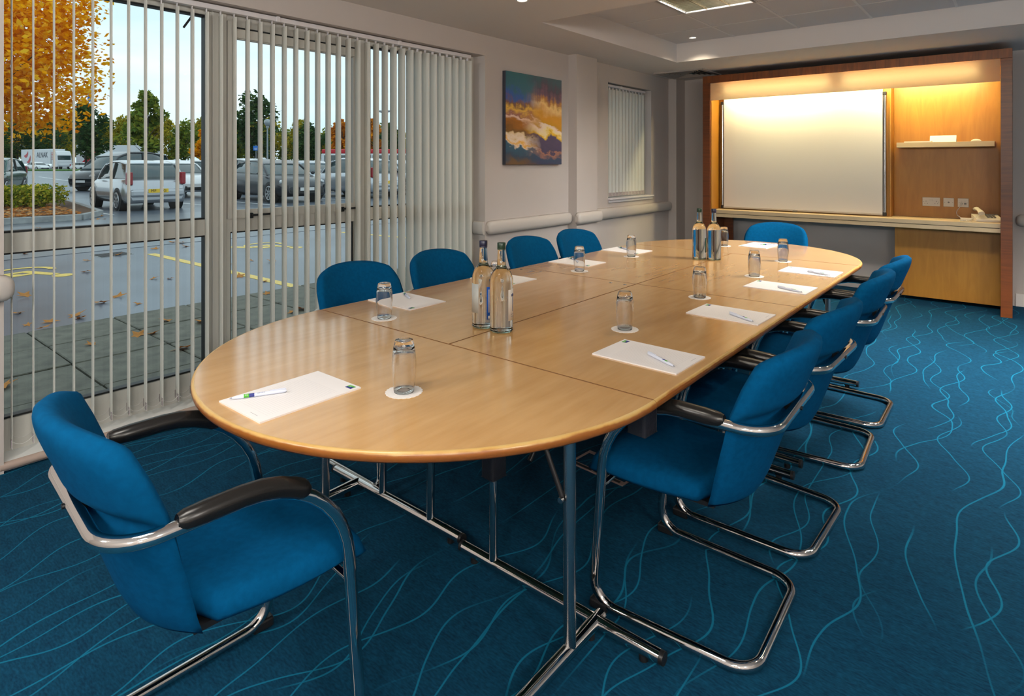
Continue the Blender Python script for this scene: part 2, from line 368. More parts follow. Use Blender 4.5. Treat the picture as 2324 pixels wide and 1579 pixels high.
M['chrome'] = pm('chrome', (0.72, 0.70, 0.69, 1), 0.07, 1.0)
M['steel'] = pm('brushed_steel', (0.55, 0.54, 0.53, 1), 0.22, 1.0)
M['black'] = pm('black_plastic', (0.010, 0.010, 0.011, 1), 0.35)
M['armpad'] = pm('black_arm_pad', (0.008, 0.0075, 0.007, 1), 0.27, spec=0.45)
M['tape'] = pm('black_wrapping', (0.012, 0.012, 0.016, 1), 0.3, bump=0.8, bscale=60)
M['fabric'] = pm('blue_chair_fabric', (0.0006, 0.056, 0.145, 1), 0.95, spec=0.05, var=0.10, vscale=60)
M['paper'] = ruled_paper()
M['white_paper'] = pm('white_paper', (0.78, 0.75, 0.72, 1), 0.8)
M['lace'] = pm('paper_doily', (0.80, 0.76, 0.72, 1), 0.85)
M['logo_green'] = pm('logo_green', srgb(70, 160, 40), 0.5)
M['logo_blue'] = pm('logo_blue', srgb(35, 45, 120), 0.5)
M['print_dark'] = pm('dark_print', srgb(70, 75, 110), 0.6)
M['print_grey'] = pm('grey_print', srgb(150, 148, 150), 0.6)
M['white_print'] = pm('white_print', (0.8, 0.8, 0.8, 1), 0.5)
M['pen'] = pm('white_pen_plastic', (0.70, 0.74, 0.86, 1), 0.3)
M['pen_tip'] = pm('grey_pen_tip', (0.30, 0.32, 0.38, 1), 0.3)
M['tumbler'] = pm('clear_glass', (1, 1, 1, 1), 0.0, trans=1.0, ior=1.46)
M['bottle'] = pm('bottle_with_water', (0.97, 0.99, 0.95, 1), 0.0, trans=1.0, ior=1.36)
M['bottle_base'] = pm('green_glass_base', (0.62, 0.86, 0.74, 1), 0.0, trans=1.0, ior=1.48)
M['cap_blue'] = pm('navy_cap', (0.008, 0.010, 0.035, 1), 0.3)
M['cap_green'] = pm('dark_green_cap', (0.008, 0.030, 0.016, 1), 0.3)
M['label_cream'] = pm('cream_label', (0.62, 0.58, 0.52, 1), 0.6)
M['label_blue'] = pm('blue_label', srgb(20, 80, 170), 0.5)
M['label_grey'] = pm('grey_label_back', (0.36, 0.38, 0.37, 1), 0.6)
M['label_green'] = pm('green_label', srgb(15, 70, 60), 0.5)
M['walnut_v'] = wood('cherry_wood_header', srgb(82, 40, 15), srgb(136, 76, 30), (9, 1, 0.8), 0.35)
M['walnut_h'] = wood('cherry_wood_post', srgb(80, 40, 16), srgb(122, 64, 24), (1, 1, 16), 0.35)
M['maple'] = wood('honey_maple_panel', (0.36, 0.150, 0.016, 1), (0.46, 0.215, 0.028, 1), (6, 1, 0.8), 0.4)
M['counter'] = wood('pale_counter_laminate', (0.56, 0.42, 0.24, 1), (0.64, 0.50, 0.31, 1), (0.8, 9, 9), 0.4)
M['counter_edge'] = pm('counter_groove', (0.08, 0.06, 0.04, 1), 0.6)
M['diffuser'] = translucent('opal_diffuser', (0.80, 0.72, 0.66, 1), 0.82, (0.95, 0.92, 0.80, 1))
M['board'] = pm('whiteboard_surface', (0.70, 0.68, 0.66, 1), 0.25, spec=0.4)
M['alu'] = pm('aluminium', (0.60, 0.60, 0.60, 1), 0.25, 1.0)
M['cream_plastic'] = pm('cream_plastic', (0.72, 0.66, 0.55, 1), 0.35)
M['grey_plastic'] = pm('grey_plastic', (0.18, 0.17, 0.15, 1), 0.4)
M['copper'] = pm('floor_box_metal', (0.42, 0.30, 0.27, 1), 0.4, 0.6)
M['reflector'] = pm('louvre_reflector', (0.78, 0.72, 0.55, 1), 0.12, 1.0)
M['vent'] = pm('vent_enamel', (0.42, 0.38, 0.35, 1), 0.5)
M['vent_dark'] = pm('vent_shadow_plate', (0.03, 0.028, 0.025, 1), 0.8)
M['canvas'] = painting_mat()
M['canvas_side'] = pm('canvas_side', (0.03, 0.035, 0.05, 1), 0.6)
def lamp_mat(name, col, e):
    m, nt, p, out = new_mat(name); p.inputs['Base Color'].default_value = col
    p.inputs['Emission Color'].default_value = col; p.inputs['Emission Strength'].default_value = e; return m
M['tube_lamp'] = lamp_mat('warm_tube_lamp', (1.0, 0.83, 0.42, 1), TUBE_E)
M['downlight_lamp'] = lamp_mat('downlight_lamp', (1.0, 0.86, 0.66, 1), 6.0)

# ------------------------------------------------------------------ the room
WX = -3.411; YB = 7.50; ZL = 2.429; ZT = 2.625; XR = 2.4; YF = -2.2
def struct(o): o['kind'] = 'structure'; return o
floor = struct(MB().box((-3.62, YF, -0.06), (XR, YB + 0.1, 0.0)).build('floor', M['carpet']))
wl = MB()
slab_with_holes(wl, [YF, 0.623, 3.757, 5.746, 6.762, YB + 0.1], [0, 0.955, 2.24, 2.258, 2.75],
    [(0.623, 3.757, 0, 2.258), (5.746, 6.762, 0.955, 2.24)], lambda u, v, s: (WX if s else -3.70, u, v))
struct(wl.build('wall_left', M['wall']))
struct(MB().box((-3.41, YB, 0), (XR, YB + 0.12, 2.75)).build('wall_back', M['wall']))
struct(MB().box((XR, YF, 0), (XR + 0.12, YB + 0.12, 2.75)).build('wall_right', M['wall']))
struct(MB().box((-3.41, YF - 0.12, 0), (XR + 0.12, YF, 2.75)).build('wall_front', M['wall']))
struct(MB().box((-3.412, 4.985, 0), (-3.312, 5.36, ZL)).build('trim_1', M['wall']))       # shallow pillar
struct(MB().box((-3.412, 7.24, 0), (-3.305, YB, ZL)).build('trim_2', M['wall']))          # boxed corner
TX0, TX1, TY0, TY1 = -2.775, 1.435, 3.687, 6.09
cl = MB()
slab_with_holes(cl, [-3.45, TX0, TX1, XR + 0.1], [YF - 0.1, TY0, TY1, YB + 0.1], [(TX0, TX1, TY0, TY1)],
    lambda u, v, s: (u, v, ZT + 0.10 if s else ZL))
ceiling = struct(cl.build('ceiling', M['ceil']))
gx = [TX0, -2.165, -1.565, -0.965, -0.365, 0.235, 0.835, TX1]; gy = [TY0, 4.305, 4.905, 5.515, TY1]
lum_cells = {(1, 1), (4, 1), (6, 1)}
for i in range(7):
    for j in range(4):
        if (i, j) in lum_cells: continue
        MB().box((gx[i] + 0.004, gy[j] + 0.004, ZT), (gx[i+1] - 0.004, gy[j+1] - 0.004, ZT + 0.016)).build('ceiling_tile', M['tile'], ceiling)
for i in range(1, 7): MB().box((gx[i] - 0.010, TY0, ZT - 0.004), (gx[i] + 0.010, TY1, ZT + 0.004)).build('ceiling_grid_bar', M['tbar'], ceiling)
for j in range(1, 4):
    for i in range(7): MB().box((gx[i] + 0.011, gy[j] - 0.009, ZT - 0.0035), (gx[i+1] - 0.011, gy[j] + 0.009, ZT + 0.003)).build('ceiling_grid_bar', M['tbar'], ceiling)
struct(MB().box((0.0, YB - 0.018, 0), (XR, YB, 0.12)).build('baseboard_back', M['ceil'], bevel=0.004))
struct(MB().box((WX, 3.757, 0), (WX + 0.016, 4.985, 0.12)).build('baseboard_left', M['ceil'], bevel=0.004))

# bumper rails along the walls
def rail(name, axis, fixed, a, b, sgn, enda=True, endb=True, zc=0.815, hh=0.058, dep=0.058):
    prof = []
    for k in range(13):
        t = -PI/2 + PI*k/12; prof.append((dep*abs(math.cos(t))**0.55, hh*math.copysign(abs(math.sin(t))**0.8, math.sin(t))))
    st = []
    def caps(p, d):
        return [(p + d*0.045*(1 - math.cos(t)), 0.35 + 0.65*math.sin(t)) for t in (R(8), R(25), R(45), R(65))]
    if enda: st += caps(a, 1)
    st += [(a + (0.045 if enda else 0), 1), (b - (0.045 if endb else 0), 1)]
    if endb: st += caps(b, -1)[::-1]
    rings = []
    for (p, s) in st:
        rg = []
        for (d, z) in prof + [(0, hh), (0, -hh)][:0]:
            q = fixed + sgn*d*(0.3 + 0.7*s)
            rg.append((q, p, zc + z*s) if axis == 'y' else (p, q, zc + z*s))
        rings.append(rg)
    return struct(MB().rings(rings).build(name, M['rail']))
rail('trim_3', 'y', WX, 3.762, 4.990, 1)
rail('trim_4', 'y', WX, YF + 0.01, 0.655, 1)
rail('trim_5', 'y', -3.312, 4.955, 5.375, 1, True, False)
rail('trim_6', 'y', WX, 5.36, 7.245, 1, False, True)
rail('trim_7', 'x', YB, 0.005, XR - 0.01, -1)
rail('trim_8', 'x', 3.757, -3.53, -3.415, -1, False, False, 0.815, 0.056, 0.030)

# ------------------------------------------------------------------ large window
win = struct(thing('window_1', None, None, (0, 0, 0)))
holes = [(0.64, 1.55, 1.04, 2.204), (0.64, 1.55, 0.19, 0.95), (1.683, 2.547, 1.06, 2.17), (1.683, 2.547, 0.19, 0.956), (2.689, 3.72, 1.043, 2.195), (2.689, 3.72, 0.19, 0.957)]
wf = MB()
slab_with_holes(wf, [0.60, 3.77] + [h[0] for h in holes] + [h[1] for h in holes], [0.0, 2.28] + [h[2] for h in holes] + [h[3] for h in holes], holes,
    lambda u, v, s: (-3.545 if s else -3.615, u, v))
wf.build('window_frame', M['frame'], win)
for y0, y1 in ((1.575, 1.655), (2.575, 2.66)):
    MB().box((-3.547, y0, 0.02), (-3.53, y1, 2.26)).build('mullion_cover', M['frame'], win, bevel=0.003)
for h in holes:
    g = MB(); a, b, c, d = h; w = 0.009
    slab_with_holes(g, [a, a + w, b - w, b], [c, c + w, d - w, d], [(a + w, b - w, c + w, d - w)], lambda u, v, s: (-3.556 if s else -3.60, u, v))
    g.build('gasket', M['gasket'], win)
    MB().box((-3.583, a + 0.004, c + 0.004), (-3.577, b - 0.004, d - 0.004)).build('pane', M['glass'], win)
sash = MB(); slab_with_holes(sash, [1.66, 1.70, 2.53, 2.57], [1.035, 1.085, 2.09, 2.19], [(1.70, 2.53, 1.085, 2.09)], lambda u, v, s: (-3.528 if s else -3.552, u, v))
sash = sash.build('sash_frame', M['frame'], win)
MB().box((-3.53, 1.70, 2.095), (-3.515, 2.53, 2.150)).build('trickle_vent', M['frame'], win, bevel=0.003)
MB().box((-3.522, 1.70, 2.150), (-3.512, 2.53, 2.158)).build('vent_slot', M['gasket'], win)
MB().box((-3.526, 1.686, 2.10), (-3.514, 1.702, 2.16)).build('vent_end', M['gasket'], win)
for yh in (1.79, 2.43):
    hb = MB().box((-3.532, yh - 0.02, 1.030), (-3.515, yh + 0.02, 1.062)).build('handle_base', M['gasket'], win, bevel=0.004)
    MB().box((-3.520, yh, 1.044), (-3.502, yh + 0.125, 1.056)).build('handle_lever', M['gasket'], hb, bevel=0.003)
MB().tube([(-3.55, 1.477, 2.195), (-3.55, 1.425, 2.112)], 0.006, 6).build('stay', M['gasket'], win)
sl = MB().box((-3.60, 0.60, 0.004), (-3.425, 3.765, 0.045)).build('window_sill', M['sill'], win)
MB().tube([(-3.424, 0.61, 0.026), (-3.424, 3.755, 0.026)], 0.019, 12).build('sill_nosing', M['nosing'], sl)
win2 = struct(thing('window_2', None, None))
w2 = MB(); slab_with_holes(w2, [5.72, 5.78, 6.73, 6.79], [0.94, 1.01, 2.19, 2.25], [(5.78, 6.73, 1.01, 2.19)], lambda u, v, s: (-3.545 if s else -3.615, u, v))
w2.build('window_frame', M['frame'], win2)
MB().box((-3.583, 5.77, 1.0), (-3.577, 6.74, 2.2)).build('pane', M['glass'], win2)
s2 = MB().box((-3.56, 5.735, 0.955), (-3.375, 6.775, 0.975)).build('window_sill', M['white_metal'], win2, bevel=0.004)
MB().box((-3.412, 5.745, 0.925), (-3.392, 6.765, 0.955)).build('sill_apron', M['white_metal'], win2, bevel=0.003)

# ------------------------------------------------------------------ vertical blinds
def slat_mesh(wd, zb, zt):
    m = MB(); n = 6; fr = []; bk = []
    for i in range(n + 1):
        t = i/n - 0.5; c = 0.006*(0.25 - t*t)*4 - 0.003
        fr.append((t*wd, c + 0.0006)); bk.append((t*wd, c - 0.0006))
    poly = fr + bk[::-1]
    m.prism(poly, zb, zt, smooth=True); return m
def blind(name, label, x, ys, wd, ang, zb, zt, y0, y1, chains=True):
    root = thing(name, label, 'blind', (x, (y0 + y1)/2, zt)); ox, oy, oz = root.location
    MB().box((-0.022, y0 - oy, 0.004), (0.022, y1 - oy, 0.032)).build('headrail', M['white_metal'], root, bevel=0.003)
    for k in range(max(2, int((y1 - y0)/0.9))):
        yy = y0 + 0.35 + k*0.95
        if yy < y1: MB().box((-0.027, yy - oy - 0.012, 0.002), (0.027, yy - oy + 0.012, 0.035)).build('bracket', M['white_metal'], root, bevel=0.002)
    base = None
    for i, y in enumerate(ys):
        a = ang(i) if callable(ang) else ang
        if base is None:
            s = slat_mesh(wd, zb - zt, -0.018).build('slat', M['slat'], root)
            w = MB().box((-wd*0.46, -0.0022, zb - zt + 0.004), (wd*0.46, 0.0022, zb - zt + 0.042)).build('weight', M['weight'], s)
            t = MB().box((-0.010, -0.002, -0.02), (0.010, 0.002, 0.006)).build('hanger', M['white_metal'], s)
            base = s
        else: s = copy_tree(base, root)
        s.location = (0, y - oy, 0); s.rotation_euler = (0, 0, a)
    if chains:
        for sd in (-1, 1):
            path = []
            for i, y in enumerate(ys):
                a = ang(i) if callable(ang) else ang
                p = Vector((sd*math.cos(a)*wd*0.47, y - oy + sd*math.sin(a)*wd*0.47, zb - zt + 0.036))
                if path:
                    q = path[-1]
                    for k in range(1, 6): t = k/6; path.append(q.lerp(p, t) - Vector((0, 0, 0.022*4*t*(1 - t))))
                path.append(p)
            MB().tube(path, 0.0011, 5).build('bottom_chain', M['chain'], root)
        MB().tube([(0.0, y1 - oy + 0.01, 0.01), (0.004, y1 - oy + 0.012, -0.8), (0, y1 - oy + 0.012, -1.55)], 0.0016, 5).build('cord', M['grey_plastic'], root)
    return root
ys1 = [0.663 + 0.0777*i for i in range(39)]
blind('vertical_blind', 'cream vertical blind with open slats across the large car park window', -3.480, ys1, 0.089, lambda i: R(180 - 10.7) if i < 27 else R(180 - 10.7 + min(16, (i - 26)*2.2)), 0.085, 2.218, 0.635, 3.640)
ys2 = [5.80 + 0.0757*i for i in range(12)]
blind('vertical_blind', 'cream vertical blind with closed slats in the small far window', -3.470, ys2, 0.089, R(90 - 10), 0.985, 2.195, 5.76, 6.69)

# ------------------------------------------------------------------ ceiling fittings
def luminaire(cx, cy, z, label, watt=ADDED_LUM_W):
    t = thing('ceiling_light', label, 'ceiling light', (cx, cy, z), 0, 'louvred ceiling lights')
    f = MB(); slab_with_holes(f, [-0.298, -0.277, 0.277, 0.298], [-0.298, -0.277, 0.277, 0.298], [(-0.277, 0.277, -0.277, 0.277)], lambda u, v, s: (u, v, 0.006 if s else -0.004))
    f.build('frame', M['tbar'], t)
    MB().box((-0.285, -0.285, 0.080), (0.285, 0.285, 0.085)).build('back_tray', M['white_metal'], t)
    for k in (-1, 0, 1):
        if k: MB().box((k*0.095 - 0.003, -0.277, 0.0), (k*0.095 + 0.003, 0.277, 0.036)).build('louvre_divider', M['reflector'], t)
    b = None
    for k in range(13):
        y = -0.252 + 0.042*k
        if b is None: b = MB().box((-0.277, -0.0035, 0.002), (0.277, 0.0035, 0.030)).build('louvre_blade', M['reflector'], t)
        else: b = b.copy(); C.objects.link(b)
        b.location = (0, y, 0); b.rotation_euler = (R(14), 0, 0)
    ld = bpy.data.lights.new('luminaire_lamp', 'AREA'); ld.shape = 'SQUARE'; ld.size = 0.46; ld.energy = watt; ld.color = (1.0, 0.95, 0.88)
    l = bpy.data.objects.new('lamp', ld); C.objects.link(l); l.parent = t; l.location = (0, 0, 0.072)
    return t
luminaire(-1.865, 4.605, ZT, 'square louvred ceiling light set in the raised tiled ceiling', 20.0)
luminaire(-0.065, 4.605, ZT, 'added louvred fill light in the tiled ceiling, above the right-hand chairs')  # this and the next are out of view, added to brighten the far half
luminaire(1.135, 4.605, ZT, 'added louvred fill light in the tiled ceiling, nearest the right wall')
def downlight(cx, cy, z, label):
    t = thing('downlight', label, 'downlight', (cx, cy, z), 0, 'small round ceiling downlights')
    MB().lathe([(0.046, 0.004), (0.046, -0.004), (0.034, -0.006), (0.032, 0.004)], 24).build('ring', M['white_metal'], t)
    MB().lathe([(0.0315, -0.002), (0.0315, 0.004)], 24).build('lamp', M['downlight_lamp'], t)
    ld = bpy.data.lights.new('downlight_spot', 'SPOT'); ld.energy = SPOT_W; ld.spot_size = R(125); ld.spot_blend = 0.9; ld.shadow_soft_size = 0.03; ld.color = (1.0, 0.84, 0.62)
    l = bpy.data.objects.new('spot', ld); C.objects.link(l); l.parent = t; l.location = (0, 0, -0.012)
downlight(-2.506, 5.872, ZT, 'small round downlight lit in the far corner tile of the raised ceiling')
downlight(-2.489, 3.103, ZL, 'small round downlight in the lower ceiling near the big window')
downlight(-1.0, 3.103, ZL, 'added unseen round downlight in the lower ceiling above the table')  # from here on unseen downlights, added for more room light
downlight(0.5, 3.103, ZL, 'added unseen round downlight in the lower ceiling over the right aisle')
downlight(0.9, 5.872, ZT, 'added unseen round downlight in the right end of the raised ceiling')
M['street_or_fill_globe'] = lamp_mat('opal_fill_globe', (1.0, 0.955, 0.89, 1), FILL_GLOBE_E)
luminaire(-1.2, 0.25, ZL - 0.092, 'added louvred surface fill light over the near end of the table', 20.0)  # unseen surface lights, added to light the near table from above
luminaire(0.4, -0.5, ZL - 0.092, 'added louvred surface fill light above the camera side of the room', 45.0)
gb = None  # globes added out of view to brighten ceiling and walls
for k, (x, y) in enumerate(((-1.9, -1.1), (0.3, -1.5), (1.75, 0.35), (1.8, -1.5))):
    lb = ['added opal fill globe behind the camera on the window side', 'added opal fill globe behind the camera', 'added opal fill globe beside the right wall', 'added opal fill globe in the rear right corner'][k]
    if gb is None:
        gb = thing('street_or_fill_globe', lb, 'ceiling light', (x, y, ZL), 0, 'added opal fill globes')
        MB().lathe([(0.055, 0.0), (0.055, -0.02), (0.012, -0.03), (0.012, -0.32)], 20).build('stem', M['white_metal'], gb)
        MB().lathe([(0.12*math.sin(PI*k_/14) + 0.0001, -0.43 + 0.12*math.cos(PI*k_/14)) for k_ in range(15)], 20).build('globe', M['street_or_fill_globe'], gb)
    else: dup(gb, (x, y, ZL), 0, lb)
vt = thing('ceiling_vent', 'square four-way air vent in the ceiling beside the wooden wall unit', 'vent', (-3.02, 6.93, ZL))
f = MB(); slab_with_holes(f, [-0.30, -0.262, 0.262, 0.30], [-0.29, -0.252, 0.252, 0.29], [(-0.262, 0.262, -0.252, 0.252)], lambda u, v, s: (u, v, 0.0 if s else -0.012))
f.build('frame', M['vent'], vt)
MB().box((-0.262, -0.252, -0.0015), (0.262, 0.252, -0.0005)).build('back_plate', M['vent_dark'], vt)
for k in range(5):
    a = 0.245 - 0.048*k
    for q in range(4):
        Mq = Matrix.Rotation(q*PI/2, 4, 'Z') @ Matrix.Translation((0, -a, -0.006)) @ Matrix.Rotation(R(38), 4, 'X')
        MB().box((-a + 0.004, -0.013, -0.001), (a - 0.004, 0.013, 0.001), Mq).build('louvre', M['vent'], vt)

# ------------------------------------------------------------------ wooden wall unit with lamp
U = thing('wall_unit', 'cherry and maple wall unit with lit header, counter and shelf', 'wall unit', (-1.417, 7.19, 0))
ux, uy = -1.417, 7.19
def up(name, a, b, mat, parent=U, bevel=0.0015):
    ox, oy, oz = (ux, uy, 0)
    return MB().box((a[0]-ox, a[1]-oy, a[2]), (b[0]-ox, b[1]-oy, b[2])).build(name, mat, parent, bevel=bevel)
up('post', (-2.813, 6.878, 0), (-2.727, 7.498, 2.283), M['walnut_h'])
up('post', (-0.101, 6.878, 0), (-0.020, 7.498, 2.283), M['walnut_h'])
up('header', (-2.813, 6.878, 2.284), (-0.020, 7.498, 2.367), M['walnut_v'])
up('side_lining', (-2.7265, 6.905, 0.82), (-2.718, 7.17, 2.28), M['maple'])
up('back_panel', (-2.7175, 7.165, 0.79), (-0.982, 7.185, 2.28), M['maple'])
up('return_panel', (-0.981, 7.155, 0.8175), (-0.966, 7.355, 2.28), M['maple'])
up('back_panel', (-0.9655, 7.345, 0.79), (-0.102, 7.365, 2.28), M['maple'])
up('counter_top', (-2.726, 6.935, 0.778), (-0.102, 7.344, 0.817), M['counter'])
up('counter_rail', (-2.726, 6.938, 0.735), (-0.102, 7.34, 0.772), M['counter'])
up('counter_groove', (-2.72, 6.950, 0.7715), (-0.11, 7.33, 0.7785), M['counter_edge'], bevel=0)
up('modesty_panel', (-0.940, 7.20, 0.035), (-0.102, 7.22, 0.734), M['maple'])
up('side_panel', (-2.726, 7.02, 0.0), (-2.705, 7.30, 0.734), M['walnut_h'])
up('end_panel', (-2.704, 7.27, 0.0), (-2.60, 7.29, 0.734), M['walnut_h'])
sh = up('shelf', (-0.914, 7.11, 1.513), (-0.146, 7.344, 1.562), M['counter'])
df = up('light_diffuser', (-2.724, 6.886, 2.083), (-0.104, 6.892, 2.2825), M['diffuser'], bevel=0)
for a, b in ((-2.58, -1.47), (-1.36, -0.25)):
    tb = MB().tube([(a - ux, 6.965 - uy, 2.195), (b - ux, 6.965 - uy, 2.195)], 0.014, 10).build('lamp_tube', M['tube_lamp'], U)
    for e in (a, b): MB().box((e - 0.012 - ux, 6.947 - uy, 2.18), (e + 0.012 - ux, 6.983 - uy, 2.283)).build('lamp_holder', M['white_metal'], tb)
# whiteboard
W = thing('whiteboard', 'large white roller whiteboard standing on the wall unit counter', 'whiteboard', (-1.84, 7.12, 0.818))
def wp(name, a, b, mat, bevel=0.002, parent=W):
    return MB().box((a[0]+1.84, a[1]-7.12, a[2]-0.818), (b[0]+1.84, b[1]-7.12, b[2]-0.818)).build(name, mat, parent, bevel=bevel)
wp('board', (-2.652, 7.112, 0.846), (-1.034, 7.124, 2.150), M['board'])
for xa in (-2.672, -1.018):
    MB().tube([(xa + 1.84, 0.008, 0.862 - 0.818), (xa + 1.84, 0.008, 2.060 - 0.818)], 0.0165, 12).build('side_rail', M['alu'], W)
    wp('rail_groove', (xa - 0.002, 7.108, 0.87), (xa + 0.002, 7.113, 2.05), M['gasket'], 0)
    for zc in (0.845, 2.066): wp('corner_cap', (xa - 0.017, 7.108, zc - 0.020), (xa + 0.017, 7.146, zc + 0.016), M['black'], 0.005)
wp('bottom_rail', (-2.652, 7.102, 0.830), (-1.034, 7.134, 0.848), M['vent'])
cp = wp('clip', (-1.885, 7.094, 0.824), (-1.835, 7.102, 0.838), M['grey_plastic'])
# sockets
def socket(x, w, label, parts, y=7.345, z=0.972):
    t = thing('wall_socket', label, 'socket', (x, y, z), 0)
    MB().box((-w/2, -0.010, -0.043), (w/2, -0.0005, 0.043)).build('face_plate', M['cream_plastic'], t, bevel=0.003)
    for sx_ in (-1, 1): MB().cyl((sx_*(w/2 - 0.012), -0.0115, 0), (sx_*(w/2 - 0.012), -0.009, 0), 0.0028, 8).build('screw', M['grey_plastic'], t)
    for kind, px, pz in parts:
        if kind == 'pins':
            for qx, qz, a, b in ((0, 0.011, 0.002, 0.004), (-0.011, -0.011, 0.0033, 0.0018), (0.011, -0.011, 0.0033, 0.0018)):
                MB().box((px + qx - a, -0.0115, pz + qz - b), (px + qx + a, -0.009, pz + qz + b)).build('pin_slot', M['black'], t)
        elif kind == 'switch': MB().box((px - 0.006, -0.014, pz - 0.008), (px + 0.006, -0.009, pz + 0.008)).build('switch', M['cream_plastic'], t, bevel=0.002)
        elif kind == 'coax':
            MB().cyl((px, -0.012, pz), (px, -0.009, pz), 0.008, 14).build('coax_ring', M['grey_plastic'], t)
        elif kind == 'port':
            MB().box((px - 0.009, -0.012, pz - 0.008), (px + 0.009, -0.009, pz + 0.008)).build('port', M['grey_plastic'], t)
            MB().box((px - 0.0015, -0.0105, pz - 0.02), (px - 0.0005, -0.0098, pz + 0.03)).build('module_line', M['grey_plastic'], t)
    return t
socket(-0.648, 0.146, 'cream double power socket on the maple panel under the shelf', [('pins', -0.042, -0.006), ('pins', 0.042, -0.006), ('switch', -0.009, 0.016), ('switch', 0.009, 0.016)])
socket(-0.506, 0.086, 'cream aerial socket with a single round hole beside the double socket', [('coax', 0, 0)])
socket(-0.391, 0.086, 'cream telephone socket with a plugged-in cord above the telephone', [('port', -0.014, -0.008), ('port', 0.016, -0.008)])
# telephone
T = thing('telephone', 'cream desk telephone on the right end of the wall unit counter', 'telephone', (-0.205, 7.17, 0.817), R(14))
b = MB(); pr = [(-0.09, -0.10, 0.0), (0.09, -0.10, 0.0)]
b.prism([(-0.10, 0.0), (0.10, 0.0), (0.10, 0.062), (-0.10, 0.024)], -0.098, 0.098, Matrix.Rotation(R(90), 4, 'Z') @ Matrix.Rotation(R(90), 4, 'X'))
b.build('body', M['cream_plastic'], T, bevel=0.006)
h = MB(); pth = [(-0.062, -0.10, 0.078), (-0.062, -0.07, 0.092), (-0.062, 0.0, 0.104), (-0.062, 0.07, 0.110), (-0.062, 0.10, 0.104)]
h.tube(pth, [0.026, 0.022, 0.018, 0.022, 0.026], 10, sq=0.75)
hs = h.build('handset', M['cream_plastic'], T)
for i in range(4):
    for j in range(3):
        MB().box((-0.005 + 0.024*j, -0.055 + 0.026*i, 0.036 + 0.0045*i), (0.009 + 0.024*j, -0.043 + 0.026*i, 0.047 + 0.0048*i)).build('key', M['grey_plastic'], T)
MB().box((0.0, 0.055, 0.054), (0.075, 0.085, 0.0645)).build('display', M['grey_plastic'], T)
cpth = []
for k in range(150):
    t = k/149; a = t*2*PI*22
    cpth.append((-0.062 - 0.18*math.sin(t*PI)*0.9 + 0.006*math.cos(a), -0.115 - 0.03*math.sin(t*PI) + t*0.02, 0.010 + 0.062*max(0, 1 - t*5) + 0.006*math.sin(a)))
MB().tube(cpth, 0.0022, 5).build('handset_cord', M['cream_plastic'], T)
lead = thing('telephone_lead', 'white telephone lead looping from the wall socket to the counter', 'cable', (-0.405, 7.34, 0.8185))
MB().tube(fillet([(0.0, -0.012, 0.145), (0.0, -0.05, 0.13), (-0.05, -0.06, 0.05), (0.02, -0.12, 0.004), (0.11, -0.14, 0.004), (0.16, -0.06, 0.004), (0.19, -0.075, 0.010)], 0.05), 0.0026, 6).build('cord', M['white_paper'], lead)
MB().box((-0.007, -0.028, 0.138), (0.007, -0.011, 0.153)).build('plug', M['cream_plastic'], lead, bevel=0.002)
MB().box((0.0, -0.165, 0.0), (0.085, -0.130, 0.020)).build('adaptor', M['cream_plastic'], lead, bevel=0.005)
# shelf items
bk = thing('booklet', 'thin cream booklet lying flat at the left of the shelf', 'booklet', (-0.74, 7.22, 1.5622))
MB().box((-0.115, -0.085, 0.0), (0.115, 0.085, 0.002)).build('cover', M['white_paper'], bk); MB().box((-0.113, -0.083, 0.002), (0.114, 0.083, 0.011)).build('pages', M['cream_plastic'], bk)
tc_ = thing('tent_card', 'cream folded tent card standing on the shelf', 'card', (-0.54, 7.20, 1.5622), R(-3))
for sgn in (-1, 1):
    MB().box((-0.105, -0.0008, 0), (0.105, 0.0008, 0.068), Matrix.Translation((0, sgn*0.026, 0)) @ Matrix.Rotation(sgn*R(22), 4, 'X')).build('leaf', M['white_paper'], tc_)
ms = thing('computer_mouse', 'small cream domed object at the right of the shelf', 'mouse', (-0.285, 7.19, 1.5622))
MB().pillow(lambda u, v: ((u-0.5)*0.085, (v-0.5)*0.05, 0.001), lambda u, v: (0, 0, 0.022*math.sqrt(max(0, 1-(2*u-1)**2))*math.sqrt(max(0, 1-(2*v-1)**2))), lambda u, v: (0, 0, -0.0008), 12, 8).build('shell', M['cream_plastic'], ms)
MB().box((-0.002, -0.004, 0.019), (0.012, 0.004, 0.0245)).build('wheel', M['grey_plastic'], ms)

# painting
pt = thing('painting', 'abstract canvas in gold, teal, navy and white on the window wall', 'painting', (WX + 0.02, 4.395, 1.751))
MB().box((-0.019, -0.417, -0.405), (0.018, 0.417, 0.405)).build('stretcher_canvas', M['canvas_side'], pt, bevel=0.002)
MB().box((0.018, -0.416, -0.404), (0.0195, 0.416, 0.404)).build('picture', M['canvas'], pt)

